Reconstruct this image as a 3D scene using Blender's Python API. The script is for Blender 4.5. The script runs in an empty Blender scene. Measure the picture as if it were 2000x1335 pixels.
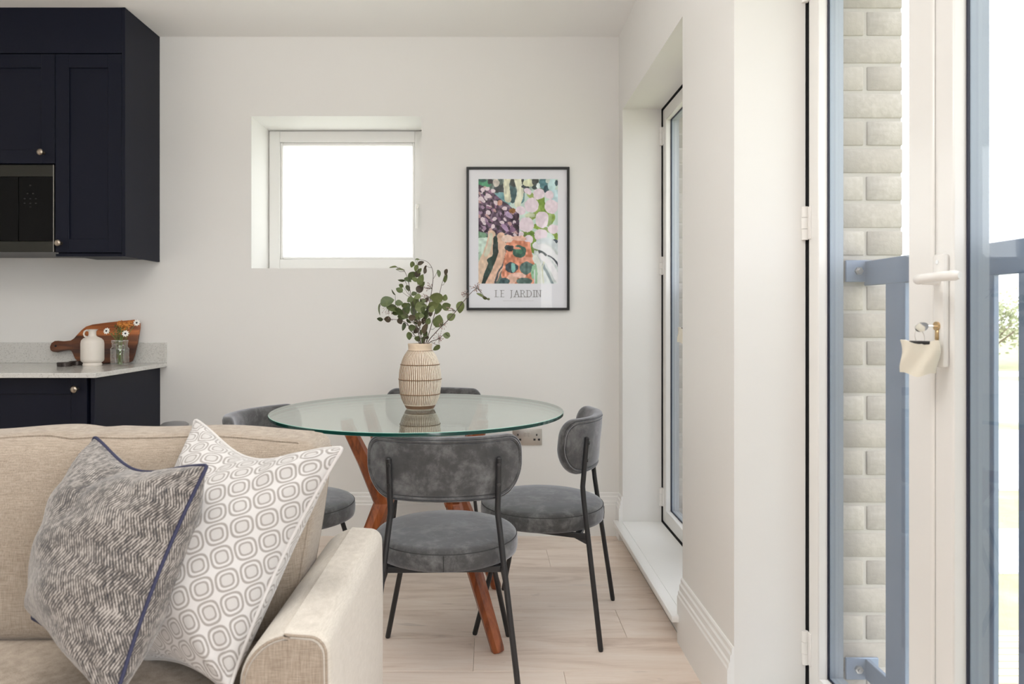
import bpy, bmesh, math, random
from mathutils import Vector, Matrix
import numpy as np

random.seed(7)
PI = math.pi
S = bpy.context.scene
COL = S.collection

# ------------------------------------------------------------------ camera, world, lights, exposure
EYE = 1.116          # camera height
FPX = 1380.0         # focal length in pixels of a 2000 px wide frame
cam_d = bpy.data.cameras.new('camera')
cam = bpy.data.objects.new('camera', cam_d)
COL.objects.link(cam)
cam.location = (0, 0, EYE)
cam.rotation_euler = (PI / 2, 0, 0)
cam_d.sensor_width = 36.0
cam_d.lens = FPX / 2000 * 36
cam_d.shift_x = 0.0225
cam_d.shift_y = -0.02475
cam_d.clip_start = 0.05
cam_d.clip_end = 500
cam_d.dof.use_dof = True
cam_d.dof.focus_distance = 2.4
cam_d.dof.aperture_fstop = 5.6
S.camera = cam

S.view_settings.view_transform = 'Standard'
S.view_settings.look = 'None'
S.view_settings.gamma = 1.0
S.view_settings.use_curve_mapping = False
S.view_settings.exposure = 0.0
S.cycles.use_denoising = True
S.cycles.max_bounces = 14
S.cycles.diffuse_bounces = 9
S.cycles.glossy_bounces = 4
S.cycles.transparent_max_bounces = 24
S.cycles.sample_clamp_indirect = 6.0

world = bpy.data.worlds.new('overcast_sky')
S.world = world
world.use_nodes = True
wn = world.node_tree
bg = wn.nodes['Background']
bg.inputs[0].default_value = (0.955, 0.975, 1.0, 1)
bg.inputs[1].default_value = 3.7


def area_light(name, loc, rot, sx, sy, power, color=(1, 1, 1), spread=PI):
    d = bpy.data.lights.new(name, 'AREA')
    d.shape = 'RECTANGLE'
    d.size = sx
    d.size_y = sy
    d.energy = power
    d.color = color
    d.spread = spread
    o = bpy.data.objects.new(name, d)
    COL.objects.link(o)
    o.location = loc
    o.rotation_euler = rot
    return o


# lamp added to boost daylight at the unseen opening beside and behind the camera
area_light('daylight_boost', (0.64, -0.75, 1.25), (0, PI / 2, 0), 1.9, 1.5, 62, (0.985, 0.99, 1.0))
# unseen lamp added above the frame, aimed up to brighten ceiling and walls
area_light('ceiling_fill', (-0.7, 1.0, 2.0), (PI, 0, 0), 1.1, 1.0, 44, (1.0, 0.985, 0.965))


# ------------------------------------------------------------------ materials
def new_mat(name):
    m = bpy.data.materials.new(name)
    m.use_nodes = True
    return m, m.node_tree.nodes, m.node_tree.links


def bsdf_of(m):
    return m.node_tree.nodes['Principled BSDF']


def mat(name, col, rough=0.5, metal=0.0, spec=0.5, sheen=0.0, bump=None, coat=0.0):
    m, n, l = new_mat(name)
    b = n['Principled BSDF']
    b.inputs['Base Color'].default_value = (*col, 1)
    b.inputs['Roughness'].default_value = rough
    b.inputs['Metallic'].default_value = metal
    b.inputs['Specular IOR Level'].default_value = spec
    b.inputs['Sheen Weight'].default_value = sheen
    b.inputs['Coat Weight'].default_value = coat
    if bump:
        sc, st, dist = bump
        tc = n.new('ShaderNodeTexCoord')
        no = n.new('ShaderNodeTexNoise')
        no.inputs['Scale'].default_value = sc
        no.inputs['Detail'].default_value = 4
        bp = n.new('ShaderNodeBump')
        bp.inputs['Strength'].default_value = st
        bp.inputs['Distance'].default_value = dist
        l.new(tc.outputs['Object'], no.inputs['Vector'])
        l.new(no.outputs[0], bp.inputs['Height'])
        l.new(bp.outputs[0], b.inputs['Normal'])
    return m


def node(n, typ, **kw):
    x = n.new(typ)
    for k, v in kw.items():
        setattr(x, k, v)
    return x


def math_n(n, l, op, a, b=None, clamp=False):
    x = n.new('ShaderNodeMath')
    x.operation = op
    x.use_clamp = clamp
    for i, v in enumerate((a, b)):
        if v is None:
            continue
        if isinstance(v, (int, float)):
            x.inputs[i].default_value = v
        else:
            l.new(v, x.inputs[i])
    return x.outputs[0]


def ramp(n, l, fac, stops, interp='LINEAR'):
    r = n.new('ShaderNodeValToRGB')
    r.color_ramp.interpolation = interp
    e = r.color_ramp.elements
    while len(e) < len(stops):
        e.new(0.5)
    for i, (p, c) in enumerate(stops):
        e[i].position = p
        e[i].color = (*c, 1)
    l.new(fac, r.inputs[0])
    return r.outputs[0]


def mapping(n, l, src, scale=(1, 1, 1), loc=(0, 0, 0), rot=(0, 0, 0)):
    mp = n.new('ShaderNodeMapping')
    mp.inputs['Scale'].default_value = scale
    mp.inputs['Location'].default_value = loc
    mp.inputs['Rotation'].default_value = rot
    l.new(src, mp.inputs['Vector'])
    return mp.outputs[0]


def noise(n, l, vec, scale, detail=4, rough=0.5, dist=0.0):
    x = n.new('ShaderNodeTexNoise')
    x.inputs['Scale'].default_value = scale
    x.inputs['Detail'].default_value = detail
    x.inputs['Roughness'].default_value = rough
    x.inputs['Distortion'].default_value = dist
    l.new(vec, x.inputs['Vector'])
    return x.outputs[0]


def mixc(n, l, fac, a, b):
    x = n.new('ShaderNodeMix')
    x.data_type = 'RGBA'
    for i, v in ((0, fac), (6, a), (7, b)):
        if isinstance(v, (int, float)):
            x.inputs[i].default_value = v
        elif isinstance(v, tuple):
            x.inputs[i].default_value = (*v, 1)
        else:
            l.new(v, x.inputs[i])
    return x.outputs[2]


def bump_to(n, l, b, height, strength=0.3, dist=0.001):
    bp = n.new('ShaderNodeBump')
    bp.inputs['Strength'].default_value = strength
    bp.inputs['Distance'].default_value = dist
    l.new(height, bp.inputs['Height'])
    l.new(bp.outputs[0], b.inputs['Normal'])


def thin_glass(name, tint, base=0.04, gloss=(1, 1, 1), rough=0.0, power=5.0):
    """clear sheet: transparent and mirror mixed by a two-sided Schlick Fresnel"""
    m, n, l = new_mat(name)
    n.remove(n['Principled BSDF'])
    lw = n.new('ShaderNodeLayerWeight')
    lw.inputs[0].default_value = 0.5
    p = math_n(n, l, 'POWER', lw.outputs['Facing'], power)
    f = math_n(n, l, 'MULTIPLY_ADD', p, 1.0 - base)
    f.node.inputs[2].default_value = base
    tr = n.new('ShaderNodeBsdfTransparent')
    tr.inputs[0].default_value = (*tint, 1)
    gl = n.new('ShaderNodeBsdfGlossy')
    gl.inputs[0].default_value = (*gloss, 1)
    gl.inputs['Roughness'].default_value = rough
    mx = n.new('ShaderNodeMixShader')
    l.new(f, mx.inputs[0])
    l.new(tr.outputs[0], mx.inputs[1])
    l.new(gl.outputs[0], mx.inputs[2])
    l.new(mx.outputs[0], n['Material Output'].inputs[0])
    return m


M = {}
M['wall'] = mat('wall_paint', (0.80, 0.795, 0.777), 0.65, spec=0.3, bump=(90, 0.04, 0.001))
M['ceiling'] = mat('ceiling_paint', (0.88, 0.878, 0.868), 0.75, spec=0.2)
M['trim'] = mat('white_trim_gloss', (0.84, 0.84, 0.83), 0.35)
M['upvc'] = mat('white_frame_gloss', (0.82, 0.815, 0.80), 0.22)
M['plate_white'] = mat('white_handle', (0.84, 0.83, 0.81), 0.25)
M['gasket'] = mat('black_gasket', (0.008, 0.010, 0.03), 0.5)
M['gap'] = mat('dark_gap', (0.012, 0.012, 0.014), 0.9)
M['frame_out'] = mat('blue_grey_frame_metal', (0.29, 0.34, 0.40), 0.35, metal=0.1)
M['rail'] = mat('blue_grey_railing_paint', (0.22, 0.28, 0.38), 0.4, metal=0.1)
M['navy'] = mat('navy_cabinet_paint', (0.0050, 0.0066, 0.0160), 0.46, spec=0.2)
M['carcass'] = mat('white_cabinet_lining', (0.7, 0.7, 0.7), 0.6)
M['knob'] = mat('aged_pewter', (0.42, 0.36, 0.29), 0.32, metal=1.0)
M['steel_dark'] = mat('dark_brushed_steel', (0.045, 0.045, 0.04), 0.38, metal=0.9)
M['steel'] = mat('brushed_steel', (0.62, 0.59, 0.55), 0.33, metal=1.0)
M['black_glass'] = mat('black_glass', (0.002, 0.002, 0.002), 0.12, spec=0.12)
M['print_grey'] = mat('grey_print', (0.012, 0.012, 0.012), 0.4)
M['black_metal'] = mat('black_powder_coat', (0.018, 0.018, 0.02), 0.42)
M['black_wood'] = mat('black_frame_wood', (0.010, 0.010, 0.011), 0.4)
M['bolt'] = mat('black_bolt', (0.05, 0.05, 0.052), 0.3, metal=0.8)
M['black_plastic'] = mat('black_plastic', (0.02, 0.02, 0.02), 0.4)
M['thread'] = mat('grey_thread', (0.035, 0.035, 0.036), 0.8)
M['paper'] = mat('poster_paper', (0.80, 0.81, 0.86), 0.5)
M['ink'] = mat('grey_ink', (0.26, 0.26, 0.26), 0.7)
M['brass'] = mat('brass', (0.62, 0.45, 0.25), 0.3, metal=1.0)
M['chrome'] = mat('chrome', (0.8, 0.8, 0.8), 0.12, metal=1.0)
M['tag'] = mat('cream_key_tag', (0.74, 0.70, 0.60), 0.35)
M['ceramic_white'] = mat('ivory_ceramic', (0.74, 0.69, 0.63), 0.4, bump=(60, 0.08, 0.001))
M['petal_white'] = mat('white_petal', (0.85, 0.84, 0.80), 0.6)
M['flower_orange'] = mat('orange_petal', (0.72, 0.30, 0.06), 0.6)
M['flower_dark'] = mat('dark_flower_eye', (0.03, 0.03, 0.04), 0.6)
M['green_stem'] = mat('green_stem', (0.14, 0.20, 0.05), 0.5)
M['green_fern'] = mat('green_filler_leaf', (0.10, 0.13, 0.03), 0.6)
M['dark_tin'] = mat('dark_bronze', (0.05, 0.04, 0.035), 0.35, metal=0.6)
M['grey_bin'] = mat('grey_painted_metal', (0.26, 0.26, 0.27), 0.4, metal=0.3)
M['navy_piping'] = mat('navy_piping_cord', (0.018, 0.020, 0.055), 0.7)
M['zip'] = mat('dark_seam', (0.10, 0.09, 0.09), 0.8)
M['mortar'] = mat('pale_mortar', (0.50, 0.47, 0.43), 0.9, bump=(200, 0.3, 0.002))
M['asphalt'] = mat('pale_asphalt', (0.60, 0.60, 0.60), 0.9)
M['deck'] = mat('pale_timber_deck', (0.55, 0.50, 0.37), 0.7)
M['bark'] = mat('tree_bark', (0.22, 0.17, 0.12), 0.9)
M['branch'] = mat('thin_dark_branch', (0.085, 0.06, 0.045), 0.6)
M['bud'] = mat('dusty_pink_seed_bud', (0.40, 0.27, 0.25), 0.7)
M['mid_trim'] = mat('frame_shadow_line', (0.45, 0.45, 0.44), 0.5)
M['pane'] = thin_glass('window_pane', (0.945, 0.95, 0.955), 0.045)
M['table_glass'] = thin_glass('table_glass', (0.955, 0.985, 0.978), 0.07, (0.94, 0.985, 0.97), 0.0, 3.9)
M['picture_glass'] = thin_glass('picture_glass', (0.995, 0.995, 0.995), 0.008)
M['jar_glass'] = thin_glass('jar_glass', (0.90, 0.92, 0.90), 0.13)
M['glass_edge'] = mat('green_glass_edge', (0.003, 0.042, 0.035), 0.12)
M['glass_arris'] = mat('pale_green_glass_arris', (0.30, 0.55, 0.48), 0.15)


def mat_frosted():
    m, n, l = new_mat('frosted_pane')
    n.remove(n['Principled BSDF'])
    t = n.new('ShaderNodeBsdfTranslucent')
    t.inputs[0].default_value = (0.95, 0.96, 0.97, 1)
    tr = n.new('ShaderNodeBsdfTransparent')
    mx = n.new('ShaderNodeMixShader')
    mx.inputs[0].default_value = 0.55
    l.new(t.outputs[0], mx.inputs[1])
    l.new(tr.outputs[0], mx.inputs[2])
    l.new(mx.outputs[0], n['Material Output'].inputs[0])
    return m


M['frosted'] = mat_frosted()


def mat_suede():
    m, n, l = new_mat('grey_suede')
    b = n['Principled BSDF']
    tc = n.new('ShaderNodeTexCoord')
    oi = n.new('ShaderNodeObjectInfo')
    add = node(n, 'ShaderNodeVectorMath', operation='ADD')
    l.new(tc.outputs['Object'], add.inputs[0])
    l.new(oi.outputs['Location'], add.inputs[1])
    v = add.outputs[0]
    a = noise(n, l, v, 12, 7, 0.7, 0.4)
    bb = noise(n, l, v, 34, 5, 0.65)
    c = noise(n, l, v, 900, 2, 0.5)
    s = math_n(n, l, 'MULTIPLY_ADD', bb, 0.45)
    l.new(a, s.node.inputs[2])
    s2 = math_n(n, l, 'MULTIPLY_ADD', c, 0.12)
    l.new(s, s2.node.inputs[2])
    col = ramp(n, l, s2, [(0.50, (0.038, 0.038, 0.039)), (0.76, (0.066, 0.065, 0.065)), (1.0, (0.17, 0.17, 0.172))])
    l.new(col, b.inputs['Base Color'])
    b.inputs['Roughness'].default_value = 0.85
    b.inputs['Specular IOR Level'].default_value = 0.25
    b.inputs['Sheen Weight'].default_value = 0.8
    b.inputs['Sheen Roughness'].default_value = 0.45
    b.inputs['Sheen Tint'].default_value = (0.8, 0.82, 0.9, 1)
    bump_to(n, l, b, bb, 0.2, 0.002)
    return m


M['suede'] = mat_suede()


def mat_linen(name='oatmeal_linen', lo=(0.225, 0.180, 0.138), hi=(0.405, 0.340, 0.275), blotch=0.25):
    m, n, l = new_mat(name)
    b = n['Principled BSDF']
    tc = n.new('ShaderNodeTexCoord')
    o = tc.outputs['Object']
    h1 = noise(n, l, mapping(n, l, o, (45, 45, 760)), 1, 3, 0.6)
    h2 = noise(n, l, mapping(n, l, o, (640, 640, 40)), 1, 3, 0.6)
    big = noise(n, l, o, 5, 3, 0.5)
    s = math_n(n, l, 'ADD', h1, h2)
    s2 = math_n(n, l, 'MULTIPLY_ADD', big, blotch)
    l.new(s, s2.node.inputs[2])
    col = ramp(n, l, math_n(n, l, 'MULTIPLY', s2, 0.5), [(0.42, lo), (0.70, hi)])
    l.new(col, b.inputs['Base Color'])
    b.inputs['Roughness'].default_value = 0.9
    b.inputs['Specular IOR Level'].default_value = 0.15
    b.inputs['Sheen Weight'].default_value = 0.25
    bump_to(n, l, b, s, 0.5, 0.0012)
    return m


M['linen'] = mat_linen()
M['linen_lit'] = mat_linen('lit_oatmeal_linen', (0.47, 0.43, 0.375), (0.61, 0.565, 0.505), 0.12)  # lighter copy of the linen: daylight on the arm put into its colour


def mat_wood(name, c1, c2, c3, axis=2, scale=1.0, rough=0.35):
    m, n, l = new_mat(name)
    b = n['Principled BSDF']
    tc = n.new('ShaderNodeTexCoord')
    oi = n.new('ShaderNodeObjectInfo')
    sc = [22 * scale] * 3
    sc[axis] = 1.6 * scale
    add = node(n, 'ShaderNodeVectorMath', operation='ADD')
    l.new(tc.outputs['Object'], add.inputs[0])
    rv = math_n(n, l, 'MULTIPLY', oi.outputs['Random'], 17.0)
    l.new(rv, add.inputs[1])
    v = mapping(n, l, add.outputs[0], tuple(sc))
    a = noise(n, l, v, 1.0, 6, 0.6, 1.2)
    f = noise(n, l, mapping(n, l, add.outputs[0], tuple(x * 6 for x in sc)), 1.0, 3, 0.6)
    s = math_n(n, l, 'MULTIPLY_ADD', f, 0.25)
    l.new(a, s.node.inputs[2])
    col = ramp(n, l, s, [(0.42, c1), (0.62, c2), (0.85, c3)])
    l.new(col, b.inputs['Base Color'])
    b.inputs['Roughness'].default_value = rough
    bump_to(n, l, b, f, 0.12, 0.001)
    return m


M['acacia'] = mat_wood('red_brown_wood', (0.105, 0.026, 0.010), (0.27, 0.070, 0.022), (0.42, 0.125, 0.040), 2, 1.0, 0.3)
M['board'] = mat_board = mat_wood('chopping_board_wood', (0.07, 0.022, 0.010), (0.22, 0.075, 0.025), (0.50, 0.20, 0.06), 0, 0.9, 0.4)


def two_tone(m, z0, z1, dark):
    """paler strip of sapwood along the upper edge, dark heartwood below"""
    n, l = m.node_tree.nodes, m.node_tree.links
    b = n['Principled BSDF']
    src = b.inputs['Base Color'].links[0].from_socket
    tc = n.new('ShaderNodeTexCoord')
    sep = n.new('ShaderNodeSeparateXYZ')
    l.new(tc.outputs['Object'], sep.inputs[0])
    mr = n.new('ShaderNodeMapRange')
    mr.inputs[1].default_value, mr.inputs[2].default_value = z0, z1
    l.new(sep.outputs[2], mr.inputs[0])
    x = n.new('ShaderNodeMix')
    x.data_type = 'RGBA'
    x.blend_type = 'MULTIPLY'
    x.inputs[0].default_value = 1.0
    l.new(src, x.inputs[6])
    l.new(mixc(n, l, mr.outputs[0], dark, (1.35, 1.1, 0.85)), x.inputs[7])
    l.new(x.outputs[2], b.inputs['Base Color'])


two_tone(mat_board, 0.135, 0.150, (0.42, 0.34, 0.34))


def mat_floor():
    m, n, l = new_mat('pale_oak_plank')
    b = n['Principled BSDF']
    g = n.new('ShaderNodeNewGeometry')
    oi = n.new('ShaderNodeObjectInfo')
    add = node(n, 'ShaderNodeVectorMath', operation='ADD')
    l.new(g.outputs['Position'], add.inputs[0])
    cx = n.new('ShaderNodeCombineXYZ')
    l.new(math_n(n, l, 'MULTIPLY', oi.outputs['Random'], 31.0), cx.inputs[0])
    l.new(math_n(n, l, 'MULTIPLY', oi.outputs['Random'], 13.0), cx.inputs[1])
    l.new(cx.outputs[0], add.inputs[1])
    v = add.outputs[0]
    a = noise(n, l, mapping(n, l, v, (1.3, 9, 9)), 1.0, 6, 0.62, 1.6)
    f = noise(n, l, mapping(n, l, v, (7, 150, 150)), 1.0, 4, 0.65)
    k = noise(n, l, mapping(n, l, v, (2.2, 8, 8)), 1.0, 3, 0.5, 3.0)
    kn = ramp(n, l, k, [(0.27, (1, 1, 1)), (0.36, (0, 0, 0))])
    s = math_n(n, l, 'MULTIPLY_ADD', f, 0.35)
    l.new(a, s.node.inputs[2])
    col = ramp(n, l, s, [(0.40, (0.55, 0.425, 0.345)), (0.66, (0.78, 0.66, 0.57)), (0.95, (0.87, 0.78, 0.705))])
    tone = math_n(n, l, 'MULTIPLY_ADD', oi.outputs['Random'], 0.14)
    tone.node.inputs[2].default_value = 0.0
    col = mixc(n, l, tone, col, (0.58, 0.51, 0.45))
    kk = math_n(n, l, 'MULTIPLY', kn, 0.32)
    col = mixc(n, l, kk, col, (0.27, 0.20, 0.165))
    l.new(col, b.inputs['Base Color'])
    b.inputs['Roughness'].default_value = 0.42
    b.inputs['Specular IOR Level'].default_value = 0.4
    bump_to(n, l, b, f, 0.10, 0.001)
    return m


M['floor'] = mat_floor()


def mat_quartz():
    m, n, l = new_mat('speckled_white_quartz')
    b = n['Principled BSDF']
    tc = n.new('ShaderNodeTexCoord')
    v = n.new('ShaderNodeTexVoronoi')
    v.inputs['Scale'].default_value = 240
    l.new(tc.outputs['Object'], v.inputs['Vector'])
    sp = ramp(n, l, v.outputs['Color'], [(0.0, (0.36, 0.35, 0.33)), (0.22, (0.52, 0.515, 0.49)), (0.35, (0.62, 0.615, 0.59))])
    l.new(sp, b.inputs['Base Color'])
    b.inputs['Roughness'].default_value = 0.14
    return m


M['quartz'] = mat_quartz()


def mat_brick():
    m, n, l = new_mat('cream_brick')
    b = n['Principled BSDF']
    tc = n.new('ShaderNodeTexCoord')
    oi = n.new('ShaderNodeObjectInfo')
    a = noise(n, l, tc.outputs['Object'], 60, 6, 0.6)
    s = math_n(n, l, 'MULTIPLY_ADD', oi.outputs['Random'], 0.35)
    l.new(a, s.node.inputs[2])
    col = ramp(n, l, s, [(0.35, (0.36, 0.325, 0.285)), (0.75, (0.44, 0.40, 0.355)), (1.0, (0.52, 0.485, 0.44))])
    l.new(col, b.inputs['Base Color'])
    b.inputs['Roughness'].default_value = 0.9
    bump_to(n, l, b, a, 0.5, 0.004)
    return m


M['brick'] = mat_brick()


def mat_herringbone():
    m, n, l = new_mat('grey_herringbone_weave')
    b = n['Principled BSDF']
    uv = n.new('ShaderNodeUVMap')
    sep = n.new('ShaderNodeSeparateXYZ')
    wob = noise(n, l, uv.outputs[0], 6, 3, 0.5)
    l.new(uv.outputs[0], sep.inputs[0])
    u, v = sep.outputs[0], sep.outputs[1]
    # chevron rows running up the cushion: fine lines that change direction every row
    tri = math_n(n, l, 'PINGPONG', v, 0.062)
    w = math_n(n, l, 'MULTIPLY_ADD', wob, 0.020)
    l.new(tri, w.node.inputs[2])
    w2 = math_n(n, l, 'MULTIPLY', w, 0.55)
    ph = math_n(n, l, 'MULTIPLY', math_n(n, l, 'ADD', u, w2), 2 * PI * 92)
    si = math_n(n, l, 'SINE', ph)
    line = math_n(n, l, 'MULTIPLY_ADD', si, 0.5)
    line.node.inputs[2].default_value = 0.5
    patch = noise(n, l, mapping(n, l, uv.outputs[0], (60, 26, 1)), 1.0, 5, 0.75)
    fine = noise(n, l, mapping(n, l, uv.outputs[0], (150, 60, 1)), 1.0, 2, 0.6)
    big = noise(n, l, uv.outputs[0], 5, 2, 0.5)
    s = math_n(n, l, 'MULTIPLY_ADD', line, 0.22)
    l.new(patch, s.node.inputs[2])
    s = math_n(n, l, 'MULTIPLY_ADD', fine, 0.35)
    prev = math_n(n, l, 'MULTIPLY_ADD', line, 0.22)
    l.new(patch, prev.node.inputs[2])
    l.new(prev, s.node.inputs[2])
    s3 = math_n(n, l, 'MULTIPLY_ADD', big, 0.22)
    l.new(s, s3.node.inputs[2])
    col = ramp(n, l, s3, [(0.62, (0.010, 0.010, 0.017)), (0.79, (0.045, 0.040, 0.037)), (0.95, (0.155, 0.135, 0.12)), (1.0, (0.33, 0.30, 0.275))])
    l.new(col, b.inputs['Base Color'])
    b.inputs['Roughness'].default_value = 0.85
    b.inputs['Sheen Weight'].default_value = 0.3
    bump_to(n, l, b, prev, 0.4, 0.002)
    return m


def mat_ogee():
    m, n, l = new_mat('white_ogee_print')
    b = n['Principled BSDF']
    uv = n.new('ShaderNodeUVMap')
    sep = n.new('ShaderNodeSeparateXYZ')
    l.new(uv.outputs[0], sep.inputs[0])
    u, v = sep.outputs[0], sep.outputs[1]
    ca_, sa_ = math.cos(math.radians(32)), math.sin(math.radians(32))
    p_ = 0.088
    A = math_n(n, l, 'ADD', math_n(n, l, 'MULTIPLY', u, ca_ * PI / p_), math_n(n, l, 'MULTIPLY', v, sa_ * PI / p_))
    B = math_n(n, l, 'SUBTRACT', math_n(n, l, 'MULTIPLY', u, sa_ * PI / p_), math_n(n, l, 'MULTIPLY', v, ca_ * PI / p_))
    def tri(x):   # 0 in the middle of a cell, 1 at its border
        return math_n(n, l, 'MULTIPLY', math_n(n, l, 'PINGPONG', math_n(n, l, 'DIVIDE', x, PI), 0.5), 2.0)
    e_ = 2.9
    f = math_n(n, l, 'POWER', math_n(n, l, 'ADD', math_n(n, l, 'POWER', tri(A), e_), math_n(n, l, 'POWER', tri(B), e_)), 1 / e_)

    def band(c, w):
        d = math_n(n, l, 'ABSOLUTE', math_n(n, l, 'SUBTRACT', f, c))
        return math_n(n, l, 'SUBTRACT', 1.0, math_n(n, l, 'DIVIDE', d, w), True)
    r1 = band(0.50, 0.115)
    r2 = band(0.85, 0.125)
    r = math_n(n, l, 'MULTIPLY', math_n(n, l, 'MAXIMUM', r1, r2), 1.8, True)
    inner = math_n(n, l, 'MULTIPLY', math_n(n, l, 'LESS_THAN', f, 0.5), 0.28)
    wv = noise(n, l, mapping(n, l, uv.outputs[0], (400, 400, 1)), 1.0, 2, 0.5)
    k = math_n(n, l, 'MULTIPLY_ADD', wv, 0.6)
    k.node.inputs[2].default_value = 0.5
    r4 = math_n(n, l, 'MULTIPLY', math_n(n, l, 'MAXIMUM', r, inner), k)
    col = mixc(n, l, r4, (0.50, 0.485, 0.475), (0.20, 0.178, 0.16))
    l.new(col, b.inputs['Base Color'])
    b.inputs['Roughness'].default_value = 0.8
    b.inputs['Sheen Weight'].default_value = 0.3
    bump_to(n, l, b, wv, 0.2, 0.001)
    return m


M['herring'] = mat_herringbone()
M['ogee'] = mat_ogee()
M['white_piping'] = mat('white_piping_cord', (0.50, 0.48, 0.465), 0.8)


def mat_vase():
    m, n, l = new_mat('ribbed_stoneware')
    b = n['Principled BSDF']
    uv = n.new('ShaderNodeUVMap')
    sep = n.new('ShaderNodeSeparateXYZ')
    l.new(uv.outputs[0], sep.inputs[0])
    u, v = sep.outputs[0], sep.outputs[1]
    nz = noise(n, l, mapping(n, l, uv.outputs[0], (60, 14, 1)), 1.0, 3, 0.6)
    uu = math_n(n, l, 'MULTIPLY_ADD', nz, 0.004)
    l.new(u, uu.node.inputs[2])
    ln = math_n(n, l, 'COSINE', math_n(n, l, 'MULTIPLY', uu, 2 * PI * 64))
    body = math_n(n, l, 'MULTIPLY', math_n(n, l, 'GREATER_THAN', v, 0.075), math_n(n, l, 'LESS_THAN', v, 0.90))
    th = math_n(n, l, 'MULTIPLY_ADD', nz, 1.1)
    th.node.inputs[2].default_value = -0.40
    stripe = math_n(n, l, 'MULTIPLY', math_n(n, l, 'GREATER_THAN', ln, th), body)
    low = math_n(n, l, 'MULTIPLY', math_n(n, l, 'LESS_THAN', v, 0.065), math_n(n, l, 'GREATER_THAN', v, 0.012))
    s = math_n(n, l, 'MAXIMUM', stripe, low)
    s = math_n(n, l, 'MULTIPLY', s, 0.95)
    col = mixc(n, l, s, (0.76, 0.68, 0.565), (0.17, 0.088, 0.040))
    neck = math_n(n, l, 'MULTIPLY', math_n(n, l, 'GREATER_THAN', v, 0.90), 0.5)
    col = mixc(n, l, neck, col, (0.55, 0.37, 0.22))
    l.new(col, b.inputs['Base Color'])
    b.inputs['Roughness'].default_value = 0.5
    return m


M['vase'] = mat_vase()
M['vase_band'] = mat('brown_ring_glaze', (0.19, 0.105, 0.05), 0.5)


def mat_leaf(name, c1, c2):
    m, n, l = new_mat(name)
    b = n['Principled BSDF']
    tc = n.new('ShaderNodeTexCoord')
    oi = n.new('ShaderNodeObjectInfo')
    a = noise(n, l, tc.outputs['Object'], 3.0, 4, 0.6)
    s = math_n(n, l, 'MULTIPLY_ADD', oi.outputs['Random'], 0.5)
    l.new(a, s.node.inputs[2])
    col = ramp(n, l, s, [(0.4, c1), (1.0, c2)])
    l.new(col, b.inputs['Base Color'])
    b.inputs['Roughness'].default_value = 0.5
    b.inputs['Specular IOR Level'].default_value = 0.4
    return m


M['leaf_green'] = mat_leaf('eucalyptus_leaf_green', (0.050, 0.075, 0.028), (0.125, 0.155, 0.052))
M['leaf_bright'] = mat_leaf('eucalyptus_leaf_bright', (0.085, 0.115, 0.034), (0.165, 0.190, 0.070))
M['leaf_brown'] = mat_leaf('eucalyptus_leaf_brown', (0.040, 0.032, 0.020), (0.090, 0.066, 0.038))
M['tree_leaf'] = mat_leaf('tree_foliage', (0.28, 0.32, 0.16), (0.46, 0.46, 0.28))


def mat_grass():
    m, n, l = new_mat('lawn_grass')
    b = n['Principled BSDF']
    g = n.new('ShaderNodeNewGeometry')
    a = noise(n, l, g.outputs['Position'], 1.2, 8, 0.7)
    col = ramp(n, l, a, [(0.3, (0.33, 0.35, 0.19)), (0.55, (0.42, 0.42, 0.26)), (0.75, (0.50, 0.46, 0.36))])
    l.new(col, b.inputs['Base Color'])
    b.inputs['Roughness'].default_value = 0.9
    return m


M['grass'] = mat_grass()


def mat_vcol():
    m, n, l = new_mat('printed_poster')
    b = n['Principled BSDF']
    a = n.new('ShaderNodeVertexColor')
    a.layer_name = 'print'
    l.new(a.outputs[0], b.inputs['Base Color'])
    b.inputs['Roughness'].default_value = 0.55
    return m


M['print'] = mat_vcol()


# ------------------------------------------------------------------ mesh helpers
def tag(o, label=None, cat=None, group=None, kind=None):
    if label:
        o['label'] = label
    if cat:
        o['category'] = cat
    if group:
        o['group'] = group
    if kind:
        o['kind'] = kind
    return o


def thing(name, label, cat, loc=(0, 0, 0), rotz=0.0, group=None):
    o = bpy.data.objects.new(name, None)
    o.empty_display_size = 0.05
    COL.objects.link(o)
    o.location = loc
    o.rotation_euler = (0, 0, rotz)
    return tag(o, label, cat, group)


def link(name, me, mats, parent=None, smooth=40):
    if not isinstance(mats, (list, tuple)):
        mats = [mats]
    for m in mats:
        me.materials.append(m)
    if smooth:
        me.polygons.foreach_set('use_smooth', [True] * len(me.polygons))
        me.set_sharp_from_angle(angle=math.radians(smooth))
    o = bpy.data.objects.new(name, me)
    COL.objects.link(o)
    if parent is not None:
        o.parent = parent
    return o


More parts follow.
